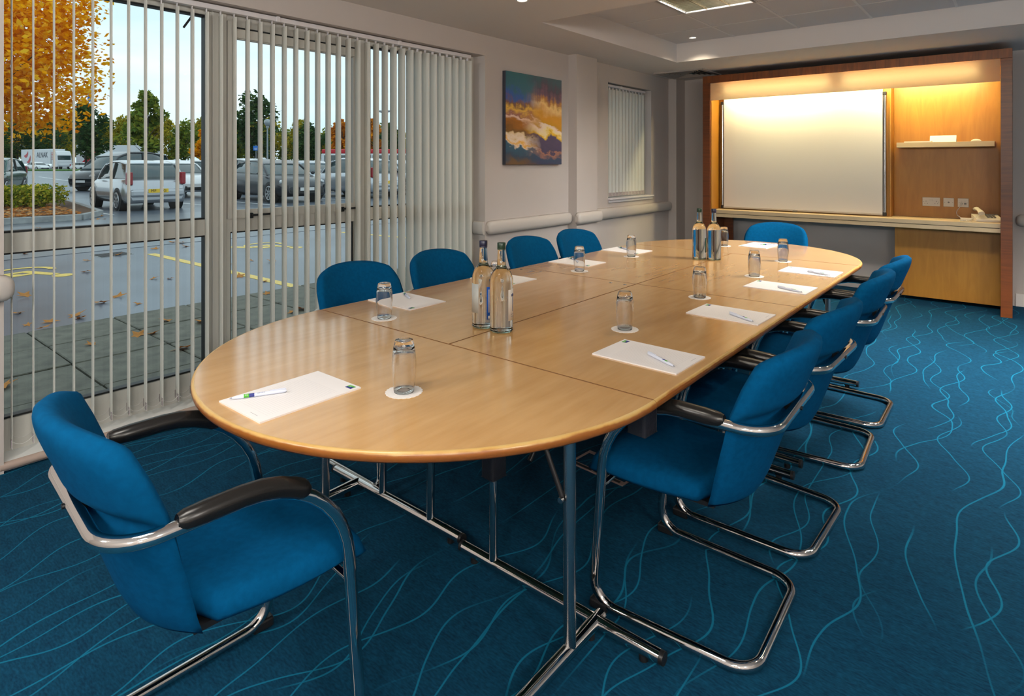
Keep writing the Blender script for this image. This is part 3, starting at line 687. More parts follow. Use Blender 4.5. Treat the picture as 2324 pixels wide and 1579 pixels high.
# ------------------------------------------------------------------ tables
ZTOP = 0.73; THK = 0.026; TX = (-2.302, -1.522, -0.742); TYS = (1.487, 2.850, 4.231)
BAND = [(0.0, 0.0), (0.005, -0.0008), (0.0085, -0.005), (0.0100, -0.012), (0.0085, -0.020), (0.004, -0.0255), (-0.004, -0.026), (-0.004, -0.001)]
def band(path, out):
    rings = [[Vector((p[0] + n[0]*o, p[1] + n[1]*o, ZTOP + z)) for (o, z) in BAND] for p, n in zip(path, out)]
    return MB().rings(rings, smooth=False)
def foot_frame(t, y, xs_up, x0, x1, wrap=None):
    fb = MB().tube([(x0, y, 0.034), (x1, y, 0.034)], 0.0185, 14).build('foot_bar', M['chrome'], t)
    for xe, s in ((x0, -1), (x1, 1)):
        MB().cyl((xe, y, 0.034), (xe + s*0.012, y, 0.034), 0.0178, 14).build('end_cap', M['black'], fb)
        MB().cyl((xe - s*0.05, y, 0.001), (xe - s*0.05, y, 0.018), 0.013, 10).build('glide', M['black'], fb)
    for xu in xs_up: MB().tube([(xu, y, 0.04), (xu, y, ZTOP - THK - 0.008)], 0.0150, 14).build('upright', M['chrome'], t)
    MB().box((min(xs_up) - 0.03, y - 0.02, ZTOP - THK - 0.010), (max(xs_up) + 0.03, y + 0.02, ZTOP - THK - 0.001)).build('mounting_plate', M['black'], t)
    if wrap:
        for (xw, z0, z1) in wrap:
            MB().prism([(xw - 0.030, y - 0.032), (xw + 0.028, y - 0.036), (xw + 0.034, y + 0.030), (xw - 0.026, y + 0.034)], z0, z1).build('taped_hinge', M['tape'], t, bevel=0.010, seg=3)
def rect_table(ix, iy, label, wrap=None):
    t = thing('folding_table', label, 'table', (0, 0, 0), 0, 'rectangular maple folding tables')
    x0, x1 = TX[ix], TX[ix+1]; y0, y1 = TYS[iy], TYS[iy+1]; g = 0.0020
    MB().box((x0 + g, y0 + g, ZTOP - THK), (x1 - g, y1 - g, ZTOP)).build('table_top', M['maple_top'], t)
    w_ = 0.0016
    for a_, b_ in (((x0 + g, y0 + g - 0.0003), (x1 - g, y0 + g + w_)), ((x0 + g, y1 - g - w_), (x1 - g, y1 - g + 0.0003)), ((x1 - g - w_, y0 + g + w_), (x1 - g + 0.0003, y1 - g - w_)) if ix == 0 else ((x0 + g - 0.0003, y0 + g + w_), (x0 + g + w_, y1 - g - w_))):
        MB().box((a_[0], a_[1], ZTOP - THK), (b_[0], b_[1], ZTOP + 0.0002)).build('joint_strip', M['joint'], t)
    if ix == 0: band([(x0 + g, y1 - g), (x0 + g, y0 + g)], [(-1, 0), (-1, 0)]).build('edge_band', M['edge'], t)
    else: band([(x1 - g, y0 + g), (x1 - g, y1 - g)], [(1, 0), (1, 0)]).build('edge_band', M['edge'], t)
    ends = (y0 + (0.024 if ix else 0.050), y1 - 0.105)
    for k, y in enumerate(ends):
        if ix == 1: foot_frame(t, y, (-1.333, -1.035), -1.470, -0.735, wrap if k == 0 else None)
        else: foot_frame(t, y, (-1.667, -1.947), -2.265, -1.512, None)
    xa = (x0 + x1)/2
    for y, s in ((ends[0], 1), (ends[1], -1)):
        MB().tube([(xa - 0.05, y, 0.42), (xa - 0.05, y + s*0.28, ZTOP - THK - 0.006)], 0.008, 6).build('brace', M['black'], t)
    return t
rect_table(0, 0, 'near rectangular maple table section on the window side', None)
rect_table(1, 0, 'near rectangular maple table section on the right side', [(-1.333, 0.325, 0.42), (-0.79, 0.625, 0.702)])
rect_table(0, 1, 'far rectangular maple table section on the window side')
rect_table(1, 1, 'far rectangular maple table section on the right side')
def d_table(y, s, label):
    t = thing('half_round_table', label, 'table', (0, 0, 0), 0, 'half-round maple end tables')
    n = 64; rad = 0.7787; xc = TX[1]; yc = y + s*0.0020
    path = [(xc + rad*math.cos(PI*k/n), yc + s*rad*math.sin(PI*k/n)*1.008) for k in range(n + 1)]
    nor = [(math.cos(PI*k/n), s*math.sin(PI*k/n)) for k in range(n + 1)]
    m = MB(); pl = path if s > 0 else path[::-1]
    m.prism(pl, ZTOP - THK, ZTOP); m.build('table_top', M['maple_top'], t)
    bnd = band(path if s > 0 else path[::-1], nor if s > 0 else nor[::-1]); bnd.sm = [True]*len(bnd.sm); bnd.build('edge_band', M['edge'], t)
    MB().box((xc - rad, min(yc - s*0.0003, yc + s*0.0016), ZTOP - THK), (xc + rad, max(yc - s*0.0003, yc + s*0.0016), ZTOP + 0.0002)).build('joint_strip', M['joint'], t)
    for xl in (-0.938, -2.106):
        fb = MB().tube([(xl, y - s*0.045 + s*0.0, 0.034), (xl, y + s*0.60, 0.034)], 0.0195, 14)
        fb = fb.build('foot_bar', M['chrome'], t)
        for ye, q in ((y - s*0.045, -s), (y + s*0.60, s)):
            MB().cyl((xl, ye, 0.034), (xl, ye + q*0.008, 0.034), 0.0188, 14).build('end_cap', M['chrome'], fb)
            MB().cyl((xl, ye - q*0.05, 0.001), (xl, ye - q*0.05, 0.018), 0.013, 10).build('glide', M['black'], fb)
        yu = y + s*0.110
        MB().tube([(xl, yu, 0.04), (xl, yu, ZTOP - THK - 0.008)], 0.0175, 16).build('upright', M['steel'], t)
        MB().box((xl - 0.04, yu - 0.04, ZTOP - THK - 0.010), (xl + 0.04, yu + 0.04, ZTOP - THK - 0.001)).build('mounting_plate', M['black'], t)
        sx_ = -1 if xl > xc else 1
        br = MB().tube([(xl + sx_*0.012, yu + s*0.012, 0.44), (xl + sx_*0.12, yu + s*0.03, ZTOP - THK - 0.006)], 0.010, 4).build('brace', M['black'], t)
        MB().cyl((xl + sx_*0.012, yu + s*0.03, 0.447), (xl + sx_*0.012, yu + s*0.02, 0.447), 0.008, 10).build('bolt', M['steel'], br)
        MB().tube([(xl + sx_*0.05, yu - s*0.03, 0.56), (xl + sx_*0.13, yu - s*0.04, ZTOP - THK - 0.006)], 0.009, 4).build('brace', M['black'], t)
    return t
d_table(TYS[0], -1, 'half-round maple table forming the near end')
d_table(TYS[2], 1, 'half-round maple table forming the far end')
# small plated pins left in the table top
for k, (x, y) in enumerate(((-2.254, 2.80), (-2.168, 2.795), (-1.640, 2.790), (-1.560, 2.795))):
    pn = thing('table_pin', 'small steel screw dimple at the middle seam of the table, %s' % ['nearest the window edge', 'second from the window edge', 'third from the window edge', 'beside the centre seam'][k], 'screw', (x, y, ZTOP))
    MB().lathe([(0.009, 0.0), (0.0085, 0.0012), (0.005, 0.0014), (0.0, 0.0006)], 14).build('head', M['steel'], pn)
    MB().box((-0.005, -0.0008, 0.0010), (0.005, 0.0008, 0.0018)).build('slot', M['black'], pn)

# ------------------------------------------------------------------ chairs
def lerp_tab(tab, x):
    if x <= tab[0][0]: return tab[0][1]
    for (a, b), (c, d) in zip(tab, tab[1:]):
        if x <= c: return b + (d - b)*(x - a)/(c - a)
    return tab[-1][1]
def make_chair(label):
    t = thing('cantilever_armchair', label, 'chair', (0, 0, 0), 0, 'blue cantilever armchairs around the table')
    rt = 0.0150
    pts = [(0.225, -0.225, rt), (0.243, 0.250, rt), (0.252, 0.195, 0.672), (0.252, -0.276, 0.664), (-0.252, -0.276, 0.664), (-0.252, 0.195, 0.672), (-0.243, 0.250, rt), (-0.225, -0.225, rt)]
    rad = [0.075, 0.070, 0.25, 0.095, 0.095, 0.25, 0.070, 0.075]
    path = fillet(pts, rad, True, 9)
    MB().tube(path, rt, 12, closed=True).build('tube_frame', M['chrome'], t)
    for s in (-1, 1):
        # arm pad follows the tube from the rear of the arm over the front bend
        full = [p for p in path if p.x*s > 0.2 and p.z > 0.60 and p.y > -0.19]
        full.sort(key=lambda p: p.y)
        dense = []
        for a, b in zip([Vector((s*0.252, -0.158, 0.668))] + full, full):
            for k in range(4): dense.append(a.lerp(b, k/4))
        dense = [p for p in dense if -0.16 <= p.y <= 0.150 and p.z > 0.575]
        n = len(dense); pth = []; rr = []
        for k, p in enumerate(dense):
            e = min(k, n - 1 - k)/3.0; rr.append(0.0222*(0.62 if e == 0 else 0.90 if e < 0.4 else 1)); pth.append(p + Vector((0, 0, 0.010)))
        MB().tube(pth, rr, 12).build('arm_pad', M['armpad'], t)
        MB().box((s*0.243 - 0.016, 0.195, 0.0005), (s*0.243 + 0.016, 0.255, 0.030)).build('foot_pad', M['black'], t, bevel=0.006)
    MB().tube([(-0.247, 0.222, 0.375), (0.247, 0.222, 0.375)], 0.009, 10).build('seat_bar', M['chrome'], t)
    # seat
    def sq(u, v, k):
        a, b = 2*u - 1, 2*v - 1
        return (a*math.sqrt(1 - k*b*b) + 1)/2 if True else u, (b*math.sqrt(1 - k*a*a) + 1)/2
    def s_mid(u, v):
        u, v = sq(u, v, 0.15)
        a = 2*u - 1; y0_ = -0.135 + 0.070*a*a; y = y0_ + (0.300 - y0_)*v
        w = 0.214 + 0.026*v; w *= 1 - 0.10*max(0, (v - 0.86)/0.14)**3
        z = 0.428 + 0.006*v - 0.020*math.sin(PI*min(1, v/0.8))*(1 - a*a)*0.6
        if v > 0.72: z -= 0.030*((v - 0.72)/0.28)**2
        z -= 0.016*abs(a)**5
        return (a*w, y, z)
    def bord(u, v, p=6): 
        m = max(abs(2*u - 1), abs(2*v - 1)); return math.sqrt(max(0, 1 - m**p))
    MB().pillow(s_mid, lambda u, v: (0, 0, 0.034*bord(u, v, 10)), lambda u, v: (0, 0, -0.030*bord(u, v, 10)), 22, 24).build('seat', M['fabric'], t)
    MB().box((-0.17, -0.10, 0.385), (0.17, 0.20, 0.398)).build('seat_board', M['black'], t)
    # back
    ytab = [(0.36, -0.152), (0.45, -0.184), (0.55, -0.212), (0.66, -0.244), (0.76, -0.280), (0.87, -0.326)]
    def b_mid(u, v):
        u, v = sq(u, v, 0.13 if v > 0.5 else 0.05)
        a = 2*u - 1
        w = lerp_tab([(0, 0.208), (0.15, 0.222), (0.55, 0.251), (0.80, 0.251), (1.0, 0.240)], v)
        if v > 0.78: w *= 1 - 0.16*((v - 0.78)/0.22)**3
        zb = 0.388 + 0.010*abs(a)**1.6; zt = 0.868 - 0.030*abs(a)**5
        z = zb + (zt - zb)*v
        y = lerp_tab(ytab, z) + 0.078*abs(a)**2.1
        return (a*w, y, z)
    def th(u, v): return lerp_tab([(0, 0.012), (0.2, 0.016), (0.5, 0.024), (0.65, 0.031), (1, 0.033)], v)
    def groove(u, v):
        z = b_mid(u, v)[2]; return 1 - 0.95*math.exp(-((z - 0.668)/0.022)**2)
    MB().pillow(b_mid, lambda u, v: (0, 1.15*th(u, v)*bord(u, v, 7), 0), lambda u, v: (0, -th(u, v)*bord(u, v, 7)*groove(u, v), 0), 26, 44).build('backrest', M['fabric'], t)
    br = MB().box((-0.016, -0.280, 0.646), (0.016, -0.240, 0.676)).build('back_mount', M['black'], t, bevel=0.006)
    MB().cyl((0, -0.294, 0.664), (0, -0.282, 0.664), 0.006, 8).build('bolt', M['black'], br)
    return t
ch = make_chair('blue fabric armchair at the near end, turned with its back to the camera')
ch.location = (-1.471, 0.657, 0); ch.rotation_euler = (0, 0, R(-4.05))
RL = ['nearest', 'second', 'third', 'farthest']
for k, y in enumerate((1.850, 2.455, 3.235, 3.790)):
    dup(ch, (-0.760, y, 0), R(90 + (1.5, -2, 2, 0)[k]), 'blue armchair on the right side of the table, %s from the camera' % RL[k])
for k, y in enumerate((1.810, 2.375, 3.175, 3.735)):
    dup(ch, (-2.250, y, 0), R(-90 + (1, 2, -1, -3)[k]), 'blue armchair on the window side of the table, %s from the camera' % RL[k])
dup(ch, (-1.500, 4.975, 0), R(180 + 2), 'blue armchair at the far end of the table, in front of the wall unit')

# ------------------------------------------------------------------ things on the table
def make_pad(label):
    t = thing('notepad', label, 'notepad', (0, 0, 0), 0, 'white ruled notepads')
    MB().box((-0.105, -0.1485, 0), (0.105, 0.1485, 0.0042)).build('paper_block', M['paper'], t)
    lg = MB().box((0.069, 0.1215, 0.0042), (0.094, 0.1395, 0.0046)).build('logo', M['logo_blue'], t)
    MB().prism([(0.069, 0.1285), (0.080, 0.1285), (0.0835, 0.1330), (0.094, 0.1330), (0.094, 0.1395), (0.069, 0.1395)], 0.0046, 0.0048).build('logo_panel', M['logo_green'], lg)
    text_obj('logo_script', 'H', 0.008, M['white_print'], lg, Matrix.Translation((0.0775, 0.1343, 0.0049)) @ Matrix.Shear('XZ', 4, (0, 0)), 0.0001)
    MB().box((0.030, -0.1335, 0.0042), (0.066, -0.1325, 0.0044)).build('footer_line', M['print_grey'], t)
    return t
def make_pen(label):
    t = thing('pen', label, 'pen', (0, 0, 0), 0, 'white promotional pens')
    Mx = Matrix.Rotation(R(90), 4, 'Y')
    MB().lathe([(0.0012, -0.070), (0.0022, -0.066), (0.0042, -0.052), (0.0052, -0.040), (0.0052, 0.055), (0.0048, 0.066), (0.0026, 0.0705)], 14, (0, 0, 0.0054), Mx).build('barrel', M['pen'], t)
    MB().lathe([(0.0010, -0.0712), (0.0016, -0.069), (0.0024, -0.0655)], 10, (0, 0, 0.0054), Mx).build('tip', M['pen_tip'], t)
    MB().box((0.028, -0.0028, 0.0106), (0.069, 0.0028, 0.0122)).build('clip', M['pen'], t, bevel=0.0007)
    for nm, a, b, mt_ in (('green_band', -0.037, -0.024, M['logo_green']), ('blue_band', -0.024, -0.011, M['logo_blue'])):
        pr = []
        for k in range(13):
            g = R(-35) + R(160)*k/12; pr.append((0.00535*math.cos(g), 0.00535*math.sin(g)))
        m = MB(); rings = [[(x, -p[0], 0.0054 + p[1]) for p in pr] + [(x, -p[0]*0.96, 0.0054 + p[1]*0.96) for p in pr[::-1]] for x in (a, b)]
        m.rings(rings).build(nm, mt_, t)
    Mt = lambda x, y: Matrix.Translation((x, y, 0.0107))
    text_obj('script', 'H', 0.0075, M['white_print'], t, Matrix.Translation((-0.0305, -0.0036, 0.0094)) @ Matrix.Rotation(R(42), 4, 'X'), 0.0002)
    text_obj('print_line', '0800 43 40 40', 0.0034, M['print_dark'], t, Matrix.Translation((0.006, -0.0030, 0.0099)) @ Matrix.Rotation(R(36), 4, 'X'), 0.0001)
    return t
pads = [  # centre x, y, rotation of page top, label
 (-1.515, 0.888, R(0.5), 'white notepad with green and blue logo at the near end of the table'),
 (-0.925, 1.812, R(90 - 1), 'white notepad in front of the nearest right-hand chair'),
 (-0.915, 2.530, R(90 - 1.5), 'white notepad in front of the second right-hand chair'),
 (-0.918, 3.235, R(90 - 1.5), 'white notepad in front of the third right-hand chair'),
 (-0.913, 3.800, R(90 - 1), 'white notepad in front of the farthest right-hand chair'),
 (-2.140, 1.825, R(-90 - 1), 'white notepad in front of the nearest window-side chair'),
 (-2.145, 2.510, R(-90), 'white notepad in front of the second window-side chair, behind two bottles'),
 (-2.140, 3.225, R(-90), 'white notepad in front of the third window-side chair'),
 (-2.150, 3.880, R(-90 - 2), 'white notepad in front of the farthest window-side chair'),
 (-1.500, 4.765, R(180 - 4), 'white notepad at the far end of the table'),
]
p0 = None
for (x, y, rz, lb) in pads:
    if p0 is None: p0 = make_pad(lb); p0.location = (x, y, ZTOP); p0.rotation_euler = (0, 0, rz)
    else: dup(p0, (x, y, ZTOP), rz, lb)
def two(a, b): # tip -> clip end
    c = ((a[0] + b[0])/2, (a[1] + b[1])/2); return c, math.atan2(b[1] - a[1], b[0] - a[0])
pens = [((-1.600, 0.755), (-1.535, 0.887), 'white pen with green and blue bands on the near-end notepad'),
 ((-0.804, 1.747), (-0.926, 1.814), 'white pen on the notepad of the nearest right-hand chair'),
 ((-0.792, 2.440), (-0.914, 2.515), 'white pen on the notepad of the second right-hand chair'),
 ((-0.792, 3.142), (-0.919, 3.200), 'white pen on the notepad of the third right-hand chair'),
 ((-0.793, 3.713), (-0.919, 3.768), 'white pen on the notepad of the farthest right-hand chair'),
 ((-2.272, 1.915), (-2.142, 1.845), 'white pen on the notepad of the nearest window-side chair'),
 ((-2.272, 2.590), (-2.142, 2.530), 'white pen on the notepad half hidden behind two bottles'),
 ((-2.270, 3.320), (-2.140, 3.235), 'white pen on the notepad of the third window-side chair'),
 ((-2.270, 3.965), (-2.140, 3.885), 'white pen on the notepad of the farthest window-side chair'),
 ((-1.500, 4.765), (-1.405, 4.835), 'white pen on the notepad at the far end')]
n0 = None
for (a, b, lb) in pens:
    c, rz = two(a, b)
    if n0 is None: n0 = make_pen(lb); n0.location = (c[0], c[1], ZTOP + 0.0043); n0.rotation_euler = (0, 0, rz)
    else: dup(n0, (c[0], c[1], ZTOP + 0.0043), rz, lb)
def make_tumbler(label):
    prof_o = [(0.0265, 0.0), (0.0275, 0.001), (0.0300, 0.020), (0.0325, 0.050), (0.0338, 0.075), (0.0325, 0.100), (0.0290, 0.125), (0.0258, 0.138), (0.0240, 0.1425), (0.0200, 0.1435), (0.0, 0.1425)]
    prof_i = [(0.0, 0.122), (0.0200, 0.1215), (0.0250, 0.118), (0.0285, 0.105), (0.0308, 0.080), (0.0308, 0.060), (0.0298, 0.035), (0.0280, 0.012), (0.0255, 0.0)]
    t = thing('tumbler', label, 'glass', (0, 0, 0), 0, 'upturned drinking glasses')
    prof = prof_o + prof_i
    MB().lathe(prof, 32, closed=True).build('glass_body', M['tumbler'], t)
    return t
def make_doily(label):
    t = thing('doily', label, 'doily', (0, 0, 0), 0, 'white paper doilies')
    n = 144; poly = [((0.0495 + 0.0022*abs(math.sin(2*PI*k/n*11)))*math.cos(2*PI*k/n), (0.0495 + 0.0022*abs(math.sin(2*PI*k/n*11)))*math.sin(2*PI*k/n)) for k in range(n)]
    MB().prism(poly, 0, 0.0011).build('paper_disc', M['lace'], t)
    m = MB(); m.lathe([(0.041, 0.0011), (0.042, 0.0016), (0.043, 0.0011)], 48); m.build('embossed_ring', M['lace'], t)
    return t
gl = [(-1.300, 1.099, 'near end of the table'), (-1.976, 1.567, 'nearest window-side chair'), (-1.142, 2.047, 'nearest right-hand chair'), (-1.141, 2.754, 'second right-hand chair'), (-1.119, 3.460, 'third right-hand chair'), (-1.147, 4.102, 'farthest right-hand chair'), (-1.985, 2.270, 'second window-side chair, hidden behind bottles'), (-1.959, 2.976, 'third window-side chair'), (-1.993, 3.661, 'farthest window-side chair'), (-1.705, 4.575, 'far end of the table')]
g0 = d0 = None
for (x, y, w) in gl:
    if g0 is None:
        d0 = make_doily('scalloped white doily under the glass for the ' + w); d0.location = (x, y, ZTOP)
        g0 = make_tumbler('upturned clear glass for the ' + w); g0.location = (x, y, ZTOP + 0.0013)
    else:
        dup(d0, (x, y, ZTOP), random.random(), 'scalloped white doily under the glass for the ' + w)
        dup(g0, (x, y, ZTOP + 0.0013), 0, 'upturned clear glass for the ' + w)
def bottle(x, y, rz, label, cap, labels):
    t = thing('water_bottle', label, 'bottle', (x, y, ZTOP), rz, 'glass water bottles on the table')
    R0 = 0.0440
    prof = [(0.0, 0.010), (0.030, 0.009), (0.041, 0.008), (R0, 0.014), (R0, 0.188), (0.0432, 0.198), (0.0395, 0.212), (0.0320, 0.226), (0.0235, 0.235), (0.0195, 0.2395), (0.0185, 0.2425), (0.0176, 0.245), (0.0160, 0.268), (0.0142, 0.300), (0.0138, 0.314), (0.0, 0.3145)]
    MB().lathe(prof, 40).build('body', M['bottle'], t)
    MB().lathe([(0.0, 0.0015), (0.030, 0.0035), (0.037, 0.0), (0.0415, 0.001), (0.0436, 0.0055), (0.0438, 0.0072), (0.041, 0.0076), (0.0, 0.0085)], 40).build('thick_base', M['bottle_base'], t)
    MB().lathe([(0.0186, 0.2395), (0.0206, 0.2412), (0.0186, 0.2432)], 28, closed=True).build('neck_ring', M['bottle_base'], t)
    MB().lathe([(0.0146, 0.306), (0.0160, 0.307), (0.0160, 0.309), (0.0152, 0.310), (0.0158, 0.311), (0.0160, 0.3305), (0.0150, 0.3318), (0.0, 0.3318)], 28).build('cap', cap, t)
    for (a0, a1, z0, z1, mt_, prints) in labels:
        m = MB(); rr = R0 + 0.0004
        rings = []
        for k in range(13):
            a = R(a0 + (a1 - a0)*k/12); c, s = math.cos(a), math.sin(a)
            rings.append([(rr*c, rr*s, z0), ((rr + 0.0004)*c, (rr + 0.0004)*s, z0), ((rr + 0.0004)*c, (rr + 0.0004)*s, z1), (rr*c, rr*s, z1)])
        lb = m.rings(rings).build('label', mt_, t)
        for (b0, b1, q0, q1, pmat) in prints:
            m = MB(); rings = []; r2 = rr + 0.0005
            for k in range(5):
                a = R(b0 + (b1 - b0)*k/4); c, s = math.cos(a), math.sin(a)
                rings.append([(r2*c, r2*s, q0), ((r2 + 0.0002)*c, (r2 + 0.0002)*s, q0), ((r2 + 0.0002)*c, (r2 + 0.0002)*s, q1), (r2*c, r2*s, q1)])
            m.rings(rings).build('print', pmat, lb)
    return t
pr_c = [(14, 19, 0.078, 0.146, M['print_dark']), (6, 32, 0.134, 0.143, M['print_dark']), (2, 34, 0.066, 0.069, M['print_grey']), (6, 34, 0.058, 0.061, M['print_grey'])]
pr_b = [(a, a + 5, 0.062, 0.150, M['label_cream']) for a in (-22, -10)] + [(-24, -8, 0.038, 0.050, M['label_cream'])]
bottle(-1.585, 1.736, 0, 'water bottle with navy cap and blue label, left of the near pair', M['cap_blue'], [(-139, -72, 0.060, 0.170, M['label_grey'], []), (-31, 30, 0.036, 0.160, M['label_blue'], pr_b)])
bottle(-1.491, 1.734, 0, 'water bottle with green cap and cream label, right of the near pair', M['cap_green'], [(-14, 52, 0.045, 0.160, M['label_cream'], pr_c)])
bottle(-1.603, 3.863, 0, 'water bottle with dark green cap, left of the far pair', M['cap_green'], [(-12, 45, 0.045, 0.140, M['label_green'], [])])
bottle(-1.515, 3.888, 0, 'water bottle with navy cap, right of the far pair', M['cap_blue'], [(15, 70, 0.045, 0.140, M['label_grey'], [])])

# floor box
fb = thing('floor_box', 'open metal floor box frame set in the carpet under the table', 'floor box', (-1.41, 2.35, 0.0), R(-5))
for nm, a, b in (('frame_bar', (-0.145, -0.078, 0), (0.145, -0.050, 0.006)), ('frame_bar', (-0.145, 0.062, 0), (0.145, 0.078, 0.006)), ('frame_bar', (-0.145, -0.049, 0), (-0.136, 0.061, 0.006)), ('frame_bar', (0.136, -0.049, 0), (0.145, 0.061, 0.006))):
    MB().box(a, b).build(nm, M['copper'], fb, bevel=0.001)
for a in (-0.125, 0.025): MB().box((a, -0.072, 0.0055), (a + 0.10, -0.058, 0.0066)).build('slot', M['black'], fb)
MB().box((-0.012, -0.069, 0.0055), (0.012, -0.060, 0.0066)).build('latch', M['black'], fb)
# ------------------------------------------------------------------ outside: ground
ZG = -0.02
def pxg(u, v, z=ZG):
    """image point of the photograph -> place on the ground plane z"""
    f, cx, hy, yw, h = 1376.62, 1162.0, 368.94, R(39.6947), 1.363
    s, c = math.sin(yw), math.cos(yw); r = (u - cx)/f; k = (h - z)/((v - hy)/f)
    return ((-s + r*c)*k, (c + r*s)*k)
def at(u, d):
    """place at camera depth d in the direction of image column u"""
    yw = R(39.6947); s, c = math.sin(yw), math.cos(yw); r = (u - 1162.0)/1376.62*d
    return (r*c - d*s, r*s + d*c)
M['asphalt'] = pm('wet_asphalt', (0.095, 0.115, 0.145, 1), 0.33, var=0.28, vscale=0.8)
M['asphalt2'] = pm('damp_road', (0.120, 0.138, 0.160, 1), 0.30, var=0.2, vscale=0.5)
M['slab'] = pm('grey_paving_slab', (0.105, 0.103, 0.078, 1), 0.7, var=0.35, vscale=9, bump=0.7, bscale=120)
M['moss'] = pm('mossy_joint', (0.045, 0.060, 0.022, 1), 0.9, var=0.5, vscale=12)
M['yellow_paint'] = pm('yellow_road_paint', srgb(222, 190, 92), 0.5, var=0.12, vscale=25)
M['white_paint'] = pm('white_road_paint', (0.62, 0.64, 0.66, 1), 0.5, var=0.1, vscale=10)
M['kerb'] = pm('concrete_kerb', (0.30, 0.31, 0.31, 1), 0.7, var=0.25, vscale=5)
M['soil'] = pm('leafy_soil', (0.10, 0.055, 0.030, 1), 0.95, var=0.5, vscale=14)
M['grass'] = pm('verge_grass', (0.07, 0.17, 0.03, 1), 0.9, var=0.35, vscale=3)
M['iron'] = pm('drain_iron', (0.03, 0.032, 0.035, 1), 0.5)
struct(MB().box((-330, -160, ZG - 0.3), (-6.18, 330, ZG)).build('ground', M['asphalt']))
road = struct(MB().box((-17.6, -40, ZG), (-11.0, 60, ZG + 0.006)).build('road_strip', M['asphalt2']))
pave = struct(MB().box((-6.18, -6, ZG - 0.3), (-3.70, 14, ZG - 0.012)).build('pavement', M['moss']))
sb = None
for i in range(4):
    for j in range(24):
        x = -3.72 - 0.61*i; y = -3.0 + 0.61*j
        if sb is None: o = sb = MB().box((-0.604, 0.003, -0.02), (-0.003, 0.601, 0.020)).build('paving_slab', M['slab'], pave, bevel=0.006, seg=1)
        else: o = sb.copy(); C.objects.link(o)
        o.location = (x, y, ZG - 0.006 + random.uniform(-0.002, 0.002)); o.rotation_euler = (random.uniform(-1, 1)*0.004, random.uniform(-1, 1)*0.004, 0)
def flat(name, poly, z, mat, label, cat, thick=0.004, group=None):
    t = MB().prism(poly, z, z + thick).build(name, mat); tag(t, label, cat, group); return t
pa = pxg(343, 576); pb = pxg(692, 655)
def line_poly(a, b, w):
    d = Vector((b[0]-a[0], b[1]-a[1])); n = Vector((-d.y, d.x)).normalized()*w/2
    q = [(a[0]+n.x, a[1]+n.y), (a[0]-n.x, a[1]-n.y), (b[0]-n.x, b[1]-n.y), (b[0]+n.x, b[1]+n.y)]
    ar = sum(q[i][0]*q[(i+1) % 4][1] - q[(i+1) % 4][0]*q[i][1] for i in range(4))
    return q if ar > 0 else q[::-1]
flat('parking_line', line_poly(pa, pb, 0.11), ZG, M['yellow_paint'], 'long yellow bay line painted on the asphalt outside the window', 'road marking')
flat('parking_line', line_poly(pxg(775, 527), pxg(940, 541), 0.11), ZG, M['yellow_paint'], 'yellow bay line farther right, seen between the far slats', 'road marking')
for k, y in enumerate((5.6, 8.75, 10.25, 13.35, 16.6, 19.0)):
    flat('bay_line', line_poly((-18.4, y), (-23.4, y), 0.10), ZG, M['white_paint'], 'white parking bay line, number %s along the car row' % ['one', 'two', 'three', 'four', 'five', 'six'][k], 'road marking', group='white bay lines')
for k, (a, b) in enumerate((((88, 401), (168, 412)), ((58, 419), (85, 423)), ((85, 390), (122, 393)))):
    flat('bay_line', line_poly(pxg(*a), pxg(*b), 0.16), ZG, M['white_paint'], ['white line slanting across the open car park beside the shrub', 'short white line behind the green car', 'faint white line near the grass verge'][k], 'road marking')
def wheelchair(cx, cy, rz, s, label):
    t = thing('bay_symbol', label, 'road marking', (cx, cy, ZG), rz)
    n = 28; ring = [(0.36*math.cos(R(150 + 270*k/n)), 0.36*math.sin(R(150 + 270*k/n))) for k in range(n + 1)]; ring2 = [(p[0]*0.74, p[1]*0.74) for p in ring][::-1]
    m = MB(); pts = ring + ring2; N_ = len(ring)
    v = [(p[0]*s, p[1]*s, 0.004) for p in pts] + [(p[0]*s, p[1]*s, 0.0) for p in pts]
    m.add(v, [(i, i+1, 2*N_-2-i, 2*N_-1-i) for i in range(N_-1)]); m.build('wheel', M['yellow_paint'], t)
    MB().prism([(0.115*s*math.cos(2*PI*k/18) - 0.06*s, 0.115*s*math.sin(2*PI*k/18) + 0.78*s) for k in range(18)], 0, 0.004).build('head', M['yellow_paint'], t)
    MB().prism([(-0.12*s, 0.62*s), (-0.05*s, 0.02*s), (0.30*s, 0.02*s), (0.42*s, -0.34*s), (0.60*s, -0.30*s), (0.62*s, -0.22*s), (0.52*s, -0.20*s), (0.40*s, 0.12*s), (0.06*s, 0.12*s), (0.045*s, 0.26*s), (0.30*s, 0.26*s), (0.30*s, 0.36*s), (0.03*s, 0.36*s), (0.0, 0.62*s)], 0.0001, 0.0042).build('body', M['yellow_paint'], t)
a = pxg(52, 616); wheelchair(a[0], a[1], R(-75), 0.95, 'yellow wheelchair symbol painted on the asphalt at the left')
a = pxg(600, 556); wheelchair(a[0], a[1], R(-80), 0.9, 'yellow wheelchair symbol painted in the bay farther right')
dr = thing('drain_grate', 'dark iron drain grate in the asphalt beside the yellow line', 'drain', pxg(254, 578) + (ZG,), R(4))
MB().box((-0.20, -0.22, 0.0), (0.20, 0.22, 0.004)).build('plate', M['kerb'], dr)
for k in range(7): MB().box((-0.18 + 0.055*k, -0.20, 0.004), (-0.150 + 0.055*k, 0.20, 0.010)).build('bar', M['iron'], dr)
